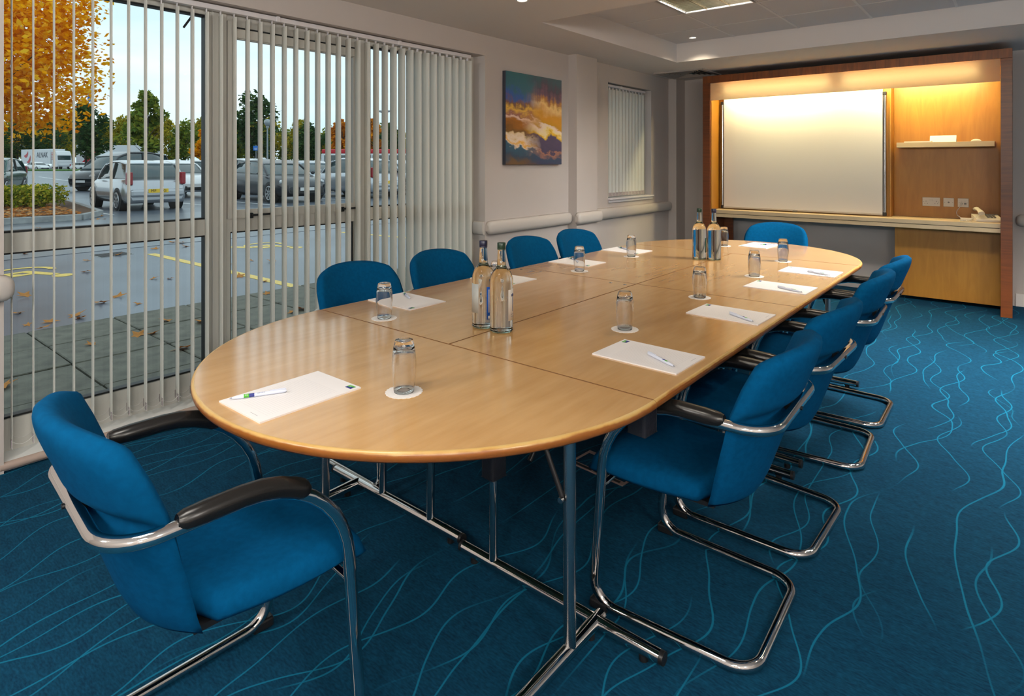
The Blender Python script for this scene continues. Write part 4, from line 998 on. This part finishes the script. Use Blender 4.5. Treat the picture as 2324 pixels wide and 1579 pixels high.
# planted island with kerb stones
isl_e = [(-17.3, -6.0), (-17.3, 4.6), (-18.3, 5.25), (-28.5, 6.6), (-29.5, 5.6), (-29.5, -6.0)]
struct(MB().prism(isl_e[::-1] if False else [(-29.5, -6.0), (-17.3, -6.0), (-17.3, 4.6), (-18.3, 5.25), (-28.5, 6.6), (-29.5, 5.6)], ZG, ZG + 0.13).build('planted_island', M['soil']))
kb = struct(thing('kerb', None, None))
ks = MB().box((-0.449, -0.065, 0), (0.449, 0.065, 0.15)).build('kerb_stone', M['kerb'], kb, bevel=0.015)
first = True
for (a, b) in (((-17.25, -3.0), (-17.25, 4.6)), ((-17.25, 4.6), (-18.3, 5.3)), ((-18.3, 5.3), (-28.5, 6.65))):
    d = Vector((b[0]-a[0], b[1]-a[1])); n = max(1, round(d.length/0.91)); an = math.atan2(d.y, d.x)
    for k in range(n):
        o = ks if first else ks.copy()
        if not first: C.objects.link(o)
        first = False
        q = (k + 0.5)/n; o.location = (a[0] + d.x*q, a[1] + d.y*q, ZG); o.rotation_euler = (0, 0, an); o.scale = (d.length/n/0.91, 1, 1)
# verge in front of the lorries
vd = at(100, 101); yw = R(39.6947); rx, ry = math.cos(yw), math.sin(yw); fx, fy = -math.sin(yw), math.cos(yw)
def strip(u0, u1, d0, d1):
    a, b, c, d = at(u0, d0), at(u1, d0), at(u1, d1), at(u0, d1); return [a, b, c, d]
struct(MB().prism(strip(-120, 1010, 100, 106), ZG, ZG + 0.22).build('grass_verge', M['grass']))

# ------------------------------------------------------------------ leaves and plants
def foliage_mat(name, c1, c2, c3):
    m, nt, p, out = new_mat(name); N = nt.nodes.new; L = nt.links.new
    geo = N('ShaderNodeNewGeometry'); cr = N('ShaderNodeValToRGB'); e = cr.color_ramp.elements
    e[0].color = c1; e[1].color = c3; x = e.new(0.5); x.color = c2
    L(geo.outputs['Random Per Island'], cr.inputs['Fac'])
    df = N('ShaderNodeBsdfDiffuse'); tl = N('ShaderNodeBsdfTranslucent'); mx = N('ShaderNodeMixShader'); mx.inputs[0].default_value = 0.35
    L(cr.outputs['Color'], df.inputs['Color']); L(cr.outputs['Color'], tl.inputs['Color']); L(df.outputs[0], mx.inputs[1]); L(tl.outputs[0], mx.inputs[2]); L(mx.outputs[0], out.inputs['Surface']); nt.nodes.remove(p)
    return m
M['maple_leaf'] = foliage_mat('autumn_maple_leaves', srgb(215, 125, 5), srgb(250, 178, 12), srgb(255, 212, 60))
M['dark_leaf'] = foliage_mat('dark_green_leaves', srgb(38, 62, 40), srgb(55, 85, 50), srgb(80, 105, 55))
M['mid_leaf'] = foliage_mat('olive_green_leaves', srgb(75, 100, 45), srgb(120, 140, 60), srgb(165, 165, 60))
M['gold_leaf'] = foliage_mat('yellow_green_leaves', srgb(110, 115, 40), srgb(165, 155, 50), srgb(200, 175, 60))
M['orange_leaf'] = foliage_mat('orange_leaves', srgb(170, 90, 20), srgb(215, 130, 30), srgb(235, 165, 50))
M['bark'] = pm('grey_bark', (0.045, 0.035, 0.028, 1), 0.9)
M['shrub_leaf'] = foliage_mat('variegated_shrub_leaves', srgb(70, 105, 40), srgb(150, 160, 50), srgb(225, 205, 80))
M['fallen_leaf'] = foliage_mat('fallen_leaf', srgb(190, 110, 50), srgb(205, 140, 75), srgb(225, 190, 140))
def leaves(m, centre, rad, n, size, rnd, shell=0.55, flat_=0.0):
    cx, cy, cz = centre
    for _ in range(n):
        while True:
            p = Vector((rnd.uniform(-1, 1), rnd.uniform(-1, 1), rnd.uniform(-1, 1)))
            if 0.05 < p.length <= 1: break
        p = p.normalized()*(shell + (1 - shell)*rnd.random())
        q = Vector((cx + p.x*rad[0], cy + p.y*rad[1], cz + p.z*rad[2]))
        a = Vector((rnd.gauss(0, 1), rnd.gauss(0, 1), rnd.gauss(0, 0.5))).normalized(); b = a.cross(Vector((rnd.gauss(0, 1), rnd.gauss(0, 1), rnd.gauss(0, 1)))).normalized()
        s = size*rnd.uniform(0.6, 1.2)
        m.add([q - a*s, q + b*s*0.55, q + a*s, q - b*s*0.55], [(0, 1, 2, 3)])
def tree(name, label, loc, h, rx_, trunk, leaf, n, size, seed, group=None, blobs=16, low=0.30, top=1.0, shape=1.0):
    rnd = random.Random(seed); t = thing(name, label, 'tree', (loc[0], loc[1], ZG), 0, group)
    m = MB(); m.tube([(0, 0, 0), (0.05*h*0.2, 0, h*0.3), (0, 0.02*h, h*0.6), (0, 0, h*0.88)], [trunk, trunk*0.8, trunk*0.45, trunk*0.12], 8)
    m.build('trunk', M['bark'], t)
    for k in range(9):
        z = h*(low + 0.45*rnd.random()); a = rnd.random()*2*PI; L_ = rx_*rnd.uniform(0.55, 0.9)
        MB().tube([(0, 0.0, z), (L_*0.5*math.cos(a), L_*0.5*math.sin(a), z + 0.10*h), (L_*math.cos(a), L_*math.sin(a), z + 0.16*h)], [trunk*0.4, trunk*0.25, trunk*0.06], 5).build('branch', M['bark'], t)
    m = MB()
    for k in range(blobs):
        a = rnd.random()*2*PI; q = (k + rnd.random())/blobs; z = h*(low + 0.12 + (0.86 - low - 0.12)*q)
        env = math.sin(PI*min(1, (0.15 + 0.80*q)))**shape
        rr = rx_*env*math.sqrt(rnd.random())*0.75; br = rx_*rnd.uniform(0.28, 0.45)
        leaves(m, (rr*math.cos(a), rr*math.sin(a), z), (br, br, br*0.8), n//blobs, size, rnd, 0.45)
    f = m.build('foliage', leaf, t); f['kind'] = 'stuff'
    return t
# near maple: its crown fills the upper left of the window
mp = at(-32, 17.5)
tree('maple_tree', 'golden yellow maple tree on the planted island at the left', mp, 8.8, 3.3, 0.16, M['maple_leaf'], 21000, 0.098, 3, None, 52, 0.19, shape=0.55)
far = [  # u, depth, height, radius, leaf, n, shape
 (195, 88, 11.2, 4.0, 'dark_leaf', 'broad dark green tree behind the lorries, left of the slender tree'),
 (120, 152, 13.5, 6.0, 'dark_leaf', 'dark tree behind the lorry trailer, under the yellow maple'),
 (40, 150, 12.5, 6.0, 'dark_leaf', 'dark tree at the far left behind the lorry trailer'),
 (332, 74, 11.2, 2.3, 'mid_leaf', 'slender light green tree rising above the silver hatchback'),
 (582, 84, 12.0, 4.3, 'dark_leaf', 'tall dark green tree beside the globe street lamp'),
 (700, 110, 8.8, 4.0, 'dark_leaf', 'low dark green tree right of the tall dark tree'),
 (775, 96, 9.0, 2.6, 'orange_leaf', 'orange autumn tree between the middle and right panes'),
 (848, 118, 11.0, 2.8, 'orange_leaf', 'orange autumn tree just right of the second mullion'),
 (462, 92, 7.0, 1.8, 'maple_leaf', 'small yellow tree at the right edge of the left pane'),
 (884, 112, 9.5, 2.6, 'dark_leaf', 'dark pointed tree under the floodlight mast'),
]
for k, (u, d, h_, r_, lf, lb) in enumerate(far):
    tree('distant_tree', lb, at(u, d), h_, r_, 0.18, M[lf], 2600, 0.34, 20 + k, None, 20, 0.12)
belt = None
for k in range(30):
    u = -60 + 37*k; d = 168 + 26*((k*7) % 5)/4; h_ = (15.6 if u < 640 else 13.2 if u < 800 else 11.6) + 1.2*math.sin(k*2.3)
    lf = ['gold_leaf', 'mid_leaf', 'gold_leaf', 'mid_leaf', 'gold_leaf'][k % 5]
    if k < 3:
        o = tree('belt_tree', 'yellow-green tree in the belt beyond the car park', at(u, d), 12.0, 5.2, 0.2, M[lf], 2200, 0.46, 60 + k, 'trees of the far belt', 18, 0.08)
        belt = (belt or []) + [o]
    else: o = dup(belt[k % 3], at(u, d) + (ZG,), k*1.3, 'yellow-green tree in the belt beyond the car park', 'trees of the far belt')
    o.scale = (1.1, 1.1, h_/12.0)
def shrub(loc, r_, h_, seed, label):
    rnd = random.Random(seed); t = thing('shrub', label, 'shrub', (loc[0], loc[1], ZG + 0.12))
    m = MB()
    for k in range(16):
        a = rnd.random()*2*PI; rr = r_*math.sqrt(rnd.random())*0.8
        leaves(m, (rr*math.cos(a), rr*math.sin(a), h_*0.5), (r_*0.38, r_*0.38, h_*0.48), 130, 0.055, rnd, 0.5)
    f = m.build('foliage', M['shrub_leaf'], t); f['kind'] = 'stuff'
    for k in range(5): MB().tube([(0.1*k - 0.2, 0, 0), (0.25*k - 0.5, 0.1, h_*0.6)], [0.012, 0.006], 5).build('stem', M['bark'], t)
q = pxg(22, 480); shrub(q, 0.75, 0.66, 5, 'yellow-green shrub at the left edge of the island')
q = pxg(78, 480); shrub(q, 0.72, 0.68, 6, 'yellow-green shrub beside the leaf litter on the island')
rnd = random.Random(9); m = MB()
for k in range(1500):
    x = -17.6 - 6.0*rnd.random()**1.3; y = 2.6 + 2.9*rnd.random()
    if y > 4.7 + (-x - 17.6)*0.10: continue
    a = rnd.random()*2*PI; s = rnd.uniform(0.04, 0.09); c_, s_ = math.cos(a)*s, math.sin(a)*s; z = ZG + 0.135 + rnd.random()*0.03; dz = rnd.uniform(-0.02, 0.03)
    m.add([(x - c_, y - s_, z), (x + s_*0.6, y - c_*0.6, z + dz), (x + c_, y + s_, z + abs(dz)), (x - s_*0.6, y + c_*0.6, z)], [(0, 1, 2, 3)])
tag(m.build('leaf_litter', M['fallen_leaf']), 'orange leaf litter covering the soil of the planted island', 'leaves', None, 'stuff')
# single fallen leaves on the ground
lm = MB(); pts = []
for k in range(5):
    a = R(90 + 72*k); pts.append((math.cos(a), math.sin(a))); a2 = a + R(36); pts.append((0.42*math.cos(a2), 0.42*math.sin(a2)))
lm.add([(p[0]*0.065, p[1]*0.075, 0.004 + 0.016*abs(p[0])) for p in pts] + [(p[0]*0.065, p[1]*0.075, 0.003 + 0.016*abs(p[0])) for p in pts] + [(0, 0, 0.012), (0, 0, 0.011)],
    [(i, (i+1) % 10, 20) for i in range(10)] + [(10 + (i+1) % 10, 10 + i, 21) for i in range(10)] + [(i, 10+i, 10+(i+1) % 10, (i+1) % 10) for i in range(10)])
lf0 = lm.build('fallen_leaf', M['fallen_leaf']); tag(lf0, 'small brown fallen maple leaf on the wet ground outside', 'leaf', 'fallen leaves outside')
rnd = random.Random(4); first = True
spots = [(150,255),(515,295),(705,262),(925,225),(820,553),(710,510),(165,680),(265,705),(105,610),(920,402),(1015,402),(480,640),(915,740),(825,752),(545,808),(1088,832),(1595,500),(1362,317),(1582,418),(1745,610),(1800,595),(20,1060),(992,665),(1200,670),(600,548),(520,362),(150,505),(1105,210),(460,622),(300,662),(1500,295),(1430,390),(1620,300)]
spots = [(x/2.631, 480 + y/2.631) for (x, y) in spots] + [(rnd.uniform(90, 250), rnd.uniform(490, 500)) for _ in range(16)] + [(rnd.uniform(20, 440), rnd.uniform(500, 560)) for _ in range(12)]
for (u, v) in spots:
    x, y = pxg(u, v)
    o = lf0 if first else lf0.copy()
    if not first: C.objects.link(o)
    first = False
    s = rnd.uniform(0.6, 1.25); o.location = (x, y, ZG + (0.004 if x > -11 else 0.008) + (0.012 if x > -6.2 else 0)); o.rotation_euler = (rnd.uniform(-0.3, 0.3), rnd.uniform(-0.3, 0.3), rnd.random()*6.28); o.scale = (s, s, s)

# ------------------------------------------------------------------ vehicles
M['tyre'] = pm('tyre', (0.012, 0.012, 0.013, 1), 0.7)
M['rim'] = pm('alloy_rim', (0.42, 0.43, 0.45, 1), 0.3, 0.8)
M['car_glass'] = pm('car_glass', (0.035, 0.06, 0.065, 1), 0.04, spec=0.9)
M['tail'] = pm('tail_light_red', (0.28, 0.012, 0.02, 1), 0.15)
M['head'] = pm('headlight', (0.55, 0.60, 0.64, 1), 0.08, spec=0.9)
M['plate_y'] = pm('yellow_plate', srgb(235, 195, 60), 0.4)
M['plate_w'] = pm('white_plate', (0.7, 0.7, 0.7, 1), 0.4)
M['trimblack'] = pm('black_trim', (0.015, 0.016, 0.018, 1), 0.45)
def paint(name, c, metal=0.3): return pm(name, c, 0.22, metal, coat=0.6)
M['silver'] = paint('silver_paint', (0.42, 0.44, 0.47, 1), 0.6); M['silver2'] = paint('pale_silver_paint', (0.50, 0.53, 0.57, 1), 0.5); M['blackp'] = paint('black_paint', (0.018, 0.022, 0.028, 1))
M['charcoal'] = pm('charcoal_paint', (0.018, 0.022, 0.030, 1), 0.28, 0.0, coat=0.25); M['whitep'] = paint('white_paint_car', (0.70, 0.72, 0.74, 1), 0.0); M['greenp'] = paint('dark_green_paint', (0.012, 0.07, 0.06, 1))
M['bluegrey'] = paint('blue_grey_paint', (0.20, 0.25, 0.30, 1), 0.5)
STY = {  # length, half width, stations: x(front=1..rear=0 fraction), hood/belt z, roof z (0 = none), width factor
 'hatch': (3.85, 0.83, [(0.0, 0.62, 0, 0.86), (0.02, 0.80, 0, 0.93), (0.05, 0.90, 0.98, 0.98), (0.13, 0.93, 1.36, 1.0), (0.30, 0.93, 1.44, 1.0), (0.50, 0.92, 1.45, 1.0), (0.62, 0.91, 1.36, 1.0), (0.76, 0.90, 0.94, 1.0), (0.90, 0.80, 0, 0.96), (0.97, 0.70, 0, 0.88), (1.0, 0.55, 0, 0.78)], 0.58),
 'saloon': (4.85, 0.92, [(0.0, 0.70, 0, 0.84), (0.015, 0.98, 0, 0.92), (0.10, 1.02, 1.04, 0.98), (0.24, 1.02, 1.38, 1.0), (0.38, 1.00, 1.48, 1.0), (0.52, 0.98, 1.47, 1.0), (0.62, 0.97, 1.34, 1.0), (0.74, 0.95, 0.98, 1.0), (0.88, 0.84, 0, 0.97), (0.97, 0.70, 0, 0.88), (1.0, 0.55, 0, 0.74)], 0.66),
 'estate': (4.7, 0.90, [(0.0, 0.70, 0, 0.88), (0.02, 0.95, 0.99, 0.95), (0.07, 0.98, 1.45, 0.99), (0.30, 0.97, 1.56, 1.0), (0.50, 0.96, 1.56, 1.0), (0.62, 0.95, 1.42, 1.0), (0.73, 0.94, 0.98, 1.0), (0.88, 0.84, 0, 0.97), (0.97, 0.70, 0, 0.88), (1.0, 0.55, 0, 0.76)], 0.64),
 'mpv': (4.8, 0.95, [(0.0, 0.75, 0, 0.90), (0.015, 1.05, 1.08, 0.96), (0.06, 1.10, 1.80, 1.0), (0.30, 1.10, 1.96, 1.0), (0.55, 1.08, 1.94, 1.0), (0.70, 1.06, 1.70, 1.0), (0.83, 1.04, 1.10, 1.0), (0.92, 0.95, 0, 0.96), (0.98, 0.80, 0, 0.88), (1.0, 0.60, 0, 0.78)], 0.68),
}
def car(name, label, loc, head, style, pmat, rear_plate=None, front_plate=None, scale=1.0):
    L_, hw, st, wr_ = STY[style]; t = thing(name, label, 'car', (loc[0], loc[1], ZG), head); t.scale = (scale,)*3
    X_ = lambda q: (q - 0.5)*L_
    rings = []
    for (q, zb, zr, wf_) in st:
        w = hw*wf_; x = X_(q); lo = 0.22 + (0.10 if q in (0.0, 1.0) else 0)
        half = [(w*0.90, lo), (w*0.985, lo + 0.14), (w, lo + 0.30), (w*0.985, zb - 0.16), (w*0.95, zb - 0.05), (w*0.86, zb)]
        if half[3][1] < half[2][1]: half[3] = (w*0.985, half[2][1] + 0.01)
        rings.append([Vector((x, y, z)) for (y, z) in half] + [Vector((x, -y, z)) for (y, z) in half[::-1]])
    MB().rings(rings).build('body', pmat, t)
    gr = [(q, zb, zr) for (q, zb, zr, w) in st if zr > 0]
    gl_r = []; rf_r = []
    for (q, zb, zr) in gr:
        x = X_(q); k = max(0.0, min(1.0, (zr - zb)/0.45)); wt = hw*(0.88 - 0.13*k); zt_ = zr - 0.01
        half = [(hw*0.875, zb - 0.06), (hw*0.865, zb + 0.02*k), (wt + 0.02, zb + (zt_ - zb)*0.9), (wt - 0.08, zt_)]
        gl_r.append([Vector((x, y, z)) for (y, z) in half] + [Vector((x, -y, z)) for (y, z) in half[::-1]])
    MB().rings(gl_r).build('windows', M['car_glass'], t)
    rr = [g for g in gr if g[2] - g[1] > 0.30]
    for (q, zb, zr) in rr:
        x = X_(q); wt = hw*(0.88 - 0.13*max(0, min(1, (zr - zb)/0.45)))
        rf_r.append([Vector((x, y, z)) for (y, z) in ((wt + 0.025, zb + (zr - zb)*0.88), (wt + 0.005, zr - 0.015), (wt - 0.09, zr + 0.004), (0, zr + 0.018), (-wt + 0.09, zr + 0.004), (-wt - 0.005, zr - 0.015), (-wt - 0.025, zb + (zr - zb)*0.88), (-wt + 0.1, zr - 0.05), (wt - 0.1, zr - 0.05))])
    MB().rings(rf_r).build('roof', pmat, t)
    for s in (-1, 1):
        for (qa, za), (qb, zb_) in (((gr[0][0], gr[0][1]), (rr[0][0], rr[0][2] - 0.03)), ((gr[-1][0], gr[-1][1]), (rr[-1][0], rr[-1][2] - 0.03)), (((gr[0][0] + gr[-1][0])/2 - 0.02,) + (gr[len(gr)//2][1] - 0.03,), ((gr[0][0] + gr[-1][0])/2 - 0.03, max(g[2] for g in gr) - 0.06))):
            MB().tube([(X_(qa), s*hw*0.872, za - 0.03), (X_((qa*0.5 + qb*0.5)), s*hw*0.835, za*0.45 + zb_*0.55), (X_(qb), s*hw*0.775, zb_)], 0.038, 6).build('pillar', pmat if abs(qa - 0.5) > 0.2 else M['trimblack'], t)
        MB().pillow(lambda u, v: (X_(gr[-1][0]) - 0.22 + 0.10*u, s*(hw + 0.02 + 0.16*v), gr[-1][1] + 0.06), lambda u, v: (0, 0, 0.07*math.sqrt(max(0, (1 - (2*u-1)**2)*(1 - (2*v-1)**2)))), lambda u, v: (0, 0, -0.06*math.sqrt(max(0, (1 - (2*u-1)**2)*(1 - (2*v-1)**2)))), 6, 6).build('mirror', pmat, t)
        MB().pillow(lambda u, v: (X_(0.935) + 0.24*(u - 0.5), s*hw*0.80 + s*0.10*(0.5 - u), 0.66 + 0.16*(v - 0.5)), lambda u, v: (0.07*(1 - abs(2*v-1)), s*0.06*math.sqrt(max(0, (1 - (2*u-1)**4)*(1 - (2*v-1)**4))), 0.05), lambda u, v: (-0.05, -s*0.05, -0.02), 6, 4).build('headlight', M['head'], t)
        tz = 0.93 if style in ('hatch', 'estate') else 0.80; th_ = 0.36 if style == 'hatch' else 0.15
        MB().box((X_(0.0) + 0.02, s*hw*0.84 - 0.075, tz - th_/2), (X_(0.0) + 0.20, s*hw*0.84 + 0.075, tz + th_/2)).build('tail_light', M['tail'], t, bevel=0.03)
        for q, in ((0.19 if style != 'saloon' else 0.20,), (0.815,)):
            xw = X_(q); rw = 0.30 if style == 'hatch' else 0.33
            ar = MB().cyl((xw, s*(hw - 0.20), rw + 0.01), (xw, s*(hw + 0.004), rw + 0.01), rw + 0.05, 22).build('wheel_arch', M['trimblack'], t)
            wh = MB().tube([(xw, s*(hw - 0.17), rw), (xw, s*(hw - 0.15), rw), (xw, s*(hw + 0.005), rw), (xw, s*(hw + 0.015), rw)], [rw - 0.03, rw, rw, rw - 0.03], 22).build('wheel', M['tyre'], t)
            for k in range(7):
                a = 2*PI*k/7; MB().box((-0.025, 0, 0.03), (0.025, 0.012, rw*0.72), Matrix.Translation((xw, s*(hw + 0.012) - (0 if s > 0 else 0.012), rw)) @ Matrix.Rotation(a, 4, 'Y')).build('spoke', M['rim'], wh)
            MB().tube([(xw + rw*0.70*math.cos(2*PI*k/20), s*(hw + 0.012), rw + rw*0.70*math.sin(2*PI*k/20)) for k in range(20)], 0.022, 6, closed=True).build('rim', M['rim'], wh)
    MB().box((X_(0) - 0.06, -hw*0.84, 0.40), (X_(0) + 0.25, hw*0.84, 0.62)).build('rear_bumper', pmat, t, bevel=0.06)
    MB().box((X_(1) - 0.22, -hw*0.66, 0.30), (X_(1) + 0.03, hw*0.66, 0.46)).build('grille', M['trimblack'], t, bevel=0.03)
    pl = MB().box((X_(0) - 0.075, -0.26, 0.52 if style == 'hatch' else 0.60), (X_(0) - 0.055, 0.26, 0.63 if style == 'hatch' else 0.71)).build('rear_plate', M['plate_y'], t)
    if rear_plate: text_obj('plate_text', rear_plate, 0.115, M['trimblack'], pl, Matrix.Translation((X_(0) - 0.077, 0, 0.575)) @ Matrix.Rotation(R(-90), 4, 'Z') @ Matrix.Rotation(R(90), 4, 'X'), 0.001)
    pf = MB().box((X_(1) + 0.03, -0.26, 0.42), (X_(1) + 0.045, 0.26, 0.53)).build('front_plate', M['plate_w'], t)
    if front_plate: text_obj('plate_text', front_plate, 0.115, M['trimblack'], pf, Matrix.Translation((X_(1) + 0.047, 0, 0.475)) @ Matrix.Rotation(R(90), 4, 'Z') @ Matrix.Rotation(R(90), 4, 'X'), 0.001)
    return t
car('hatchback', 'silver three-door hatchback parked with its rear to the window', (-21.0, 7.02), R(180 - 2), 'hatch', M['silver'], 'MF    FG')
car('saloon_car', 'dark grey saloon parked facing the window', (-21.3, 11.75), R(-3), 'saloon', M['charcoal'], None, None)
car('white_car', 'white car half hidden behind the dark grey saloon', (-27.4, 13.6), R(182), 'estate', M['whitep'])
car('white_hatchback', 'white car just behind the silver hatchback', (-27.3, 10.55), R(-4), 'saloon', M['whitep'])
car('people_carrier', 'dark people carrier behind the silver hatchback', at(278, 31.5), R(-62), 'mpv', M['blackp'])
car('green_car', 'dark green car at the left edge beside the shrubs', at(-22, 27.0), R(-25), 'hatch', M['greenp'], scale=1.1)
car('estate_car', 'black estate car far back, seen from behind with a yellow plate', at(438, 49), R(165), 'estate', M['blackp'])
car('blue_grey_car', 'blue-grey car in the row behind the dark saloon', (-27.2, 16.9), R(-8), 'saloon', M['bluegrey'])
car('silver_car', 'silver car seen from behind between the right-hand slats', (-21.0, 15.1), R(180 + 4), 'hatch', M['silver2'], scale=1.08)
car('silver_saloon', 'silver car at the far right behind the closed slats', (-21.2, 17.9), R(-4), 'saloon', M['silver'])
car('far_white_car', 'small white car beyond the grass verge, in front of the lorry', at(86, 109), R(12), 'saloon', M['whitep'])
car('far_white_car', 'small white car beyond the grass verge, right of the lorry cab', at(190, 109), R(60), 'hatch', M['whitep'])
# lorry
M['lorry_white'] = pm('lorry_white', (0.66, 0.68, 0.70, 1), 0.4); M['lorry_red'] = pm('lorry_red', srgb(190, 30, 45), 0.4); M['text_dark'] = pm('lorry_text', srgb(60, 60, 75), 0.5)
LO = thing('lorry', 'white articulated lorry with red marks and lettering beyond the verge', 'lorry', at(140, 118) + (ZG,), R(8))
MB().box((-15.0, -1.25, 1.15), (-1.6, 1.25, 4.05)).build('trailer', M['lorry_white'], LO, bevel=0.05)
cb = MB().prism([(-1.2, 0.6), (1.15, 0.6), (1.2, 1.6), (1.0, 2.9), (0.5, 3.6), (-1.2, 3.7)], -1.22, 1.22, Matrix.Rotation(R(90), 4, 'X')).build('cab', M['lorry_white'], LO, bevel=0.08)
MB().box((1.00, -1.08, 1.85), (1.16, 1.08, 2.75), Matrix.Rotation(R(0), 4, 'Y')).build('windscreen', M['car_glass'], cb, bevel=0.03)
MB().box((1.10, -1.0, 0.75), (1.24, 1.0, 1.15)).build('bumper', M['lorry_white'], cb, bevel=0.05)
for s in (-1, 1):
    MB().box((1.2, s*0.85 - 0.14, 0.85), (1.27, s*0.85 + 0.14, 1.05)).build('headlight', M['head'], cb)
    for x in (0.4, -3.2, -9.5, -10.8, -12.1): MB().cyl((x, s*0.95, 0.5), (x, s*1.2, 0.5), 0.5, 18).build('wheel', M['tyre'], LO)
    for k in range(5): MB().box((-1.15, s*1.24 - 0.01, 2.0 + 0.3*k), (0.2, s*1.24 + 0.01, 2.12 + 0.3*k)).build('red_stripe', M['lorry_red'], cb)
for (cx_, cz_, rot) in ((-12.6, 3.3, 25), (-11.4, 2.2, 40)):
    pl = []
    for k in range(13): a = R(180 + 180*k/12); pl.append((1.0*math.cos(a), 0.9*math.sin(a)))
    for k in range(13): a = R(360 - 180*k/12); pl.append((0.95*math.cos(a), 0.25*math.sin(a) + 0.0))
    for s in (1,): MB().prism(pl[:-1], 0, 0.02, Matrix.Translation((cx_, -1.272, cz_)) @ Matrix.Rotation(R(90), 4, 'X') @ Matrix.Rotation(R(rot), 4, 'Z')).build('red_mark', M['lorry_red'], LO)
text_obj('lettering', 'ALNAK', 1.5, M['text_dark'], LO, Matrix.Translation((-5.2, -1.275, 2.85)) @ Matrix.Rotation(R(90), 4, 'X'), 0.004)
TR = thing('trailer', 'white box trailer behind the trees above the silver hatchback', 'trailer', at(285, 124) + (ZG,), R(50))
MB().box((-8.5, -1.25, 1.1), (6.5, 1.25, 4.9)).build('box_body', M['lorry_white'], TR, bevel=0.05)
MB().prism([(-7.5, 1.4), (-5.5, 1.4), (-3.5, 4.6), (-4.7, 4.6)], 0, 0.02, Matrix.Translation((0, -1.28, 0)) @ Matrix.Rotation(R(90), 4, 'X')).build('red_stripe', M['lorry_red'], TR)
for x in (-6.0, -4.7, 4.0): MB().cyl((x, -1.2, 0.5), (x, 1.2, 0.5), 0.5, 16).build('wheel', M['tyre'], TR)
CO = thing('coach', 'red and white coach far behind the right-hand cars', 'coach', at(850, 72) + (ZG,), R(38))
MB().box((-6.0, -1.25, 0.4), (6.0, 1.25, 2.45)).build('body', M['lorry_white'], CO, bevel=0.12)
MB().box((-5.95, -1.22, 2.45), (5.95, 1.22, 2.95)).build('roof', M['lorry_red'], CO, bevel=0.12)
for k in range(6): MB().box((-5.6 + 1.9*k, -1.27, 1.45), (-3.9 + 1.9*k, -1.24, 2.25)).build('window', M['car_glass'], CO)
for x in (-3.8, 4.0): MB().cyl((x, -1.27, 0.5), (x, 1.27, 0.5), 0.5, 16).build('wheel', M['tyre'], CO)
# street furniture
M['pole'] = pm('grey_pole', (0.30, 0.33, 0.35, 1), 0.5); M['globe'] = pm('lamp_globe', (0.30, 0.34, 0.36, 1), 0.15, spec=0.8); M['sign_blue'] = pm('sign_blue', srgb(20, 110, 200), 0.5)
def street_or_fill_globe(u, d, ztop, label):
    t = thing('street_lamp', label, 'street lamp', at(u, d) + (ZG,))
    MB().tube([(0, 0, 0), (0, 0, ztop - 0.5)], [0.09, 0.06], 10).build('pole', M['pole'], t)
    MB().lathe([(0.0, ztop - 0.62), (0.18, ztop - 0.55), (0.31, ztop - 0.30), (0.29, ztop - 0.10), (0.15, ztop + 0.02), (0.0, ztop + 0.05)], 18).build('globe', M['globe'], t)
    MB().lathe([(0.13, ztop - 0.60), (0.15, ztop - 0.70), (0.07, ztop - 0.85)], 14).build('collar', M['pole'], t)
street_or_fill_globe(607, 56, 5.35, 'globe street lamp in front of the tall dark tree')
street_or_fill_globe(527, 60, 6.3, 'globe street lamp beside the left edge of the middle pane')
FM = thing('floodlight_mast', 'tall floodlight mast with two heads above the right-hand cars', 'street lamp', at(872, 92) + (ZG,), R(40))
MB().tube([(0, 0, 0), (0, 0, 9.2)], [0.14, 0.08], 10).build('pole', M['pole'], FM)
for s in (-1, 1):
    MB().tube([(0, 0, 8.8), (s*0.75, 0, 9.1)], 0.05, 6).build('arm', M['pole'], FM)
    MB().box((s*0.75 - 0.55, -0.25, 9.05), (s*0.75 + 0.35, 0.25, 9.30)).build('lamp_head', M['pole'], FM, bevel=0.05)
SG = thing('blue_sign', 'small blue sign on a post behind the dark grey saloon', 'sign', at(581, 52) + (ZG,), R(39.7))
MB().tube([(0, 0, 0), (0, 0, 2.9)], 0.03, 8).build('post', M['pole'], SG)
MB().box((-0.22, -0.06, 2.42), (0.22, -0.035, 2.82)).build('panel', M['sign_blue'], SG)
MB().box((-0.13, -0.063, 2.60), (0.13, -0.06, 2.63)).build('print', M['white_print'], SG); MB().box((-0.11, -0.063, 2.52), (0.11, -0.06, 2.55)).build('print', M['white_print'], SG)
FL = thing('flagpole', 'flagpole with a dark flag beside the yellow maple', 'flag', at(206, 95) + (ZG,))
MB().tube([(0, 0, 0), (0, 0, 13.3)], 0.06, 6).build('pole', M['pole'], FL)
MB().grid(lambda u, v: (-0.1 - 1.0*u, 0.15*math.sin(5*u), 13.2 - 1.6*v - 1.2*u), 8, 4).build('flag', M['sign_blue'], FL)
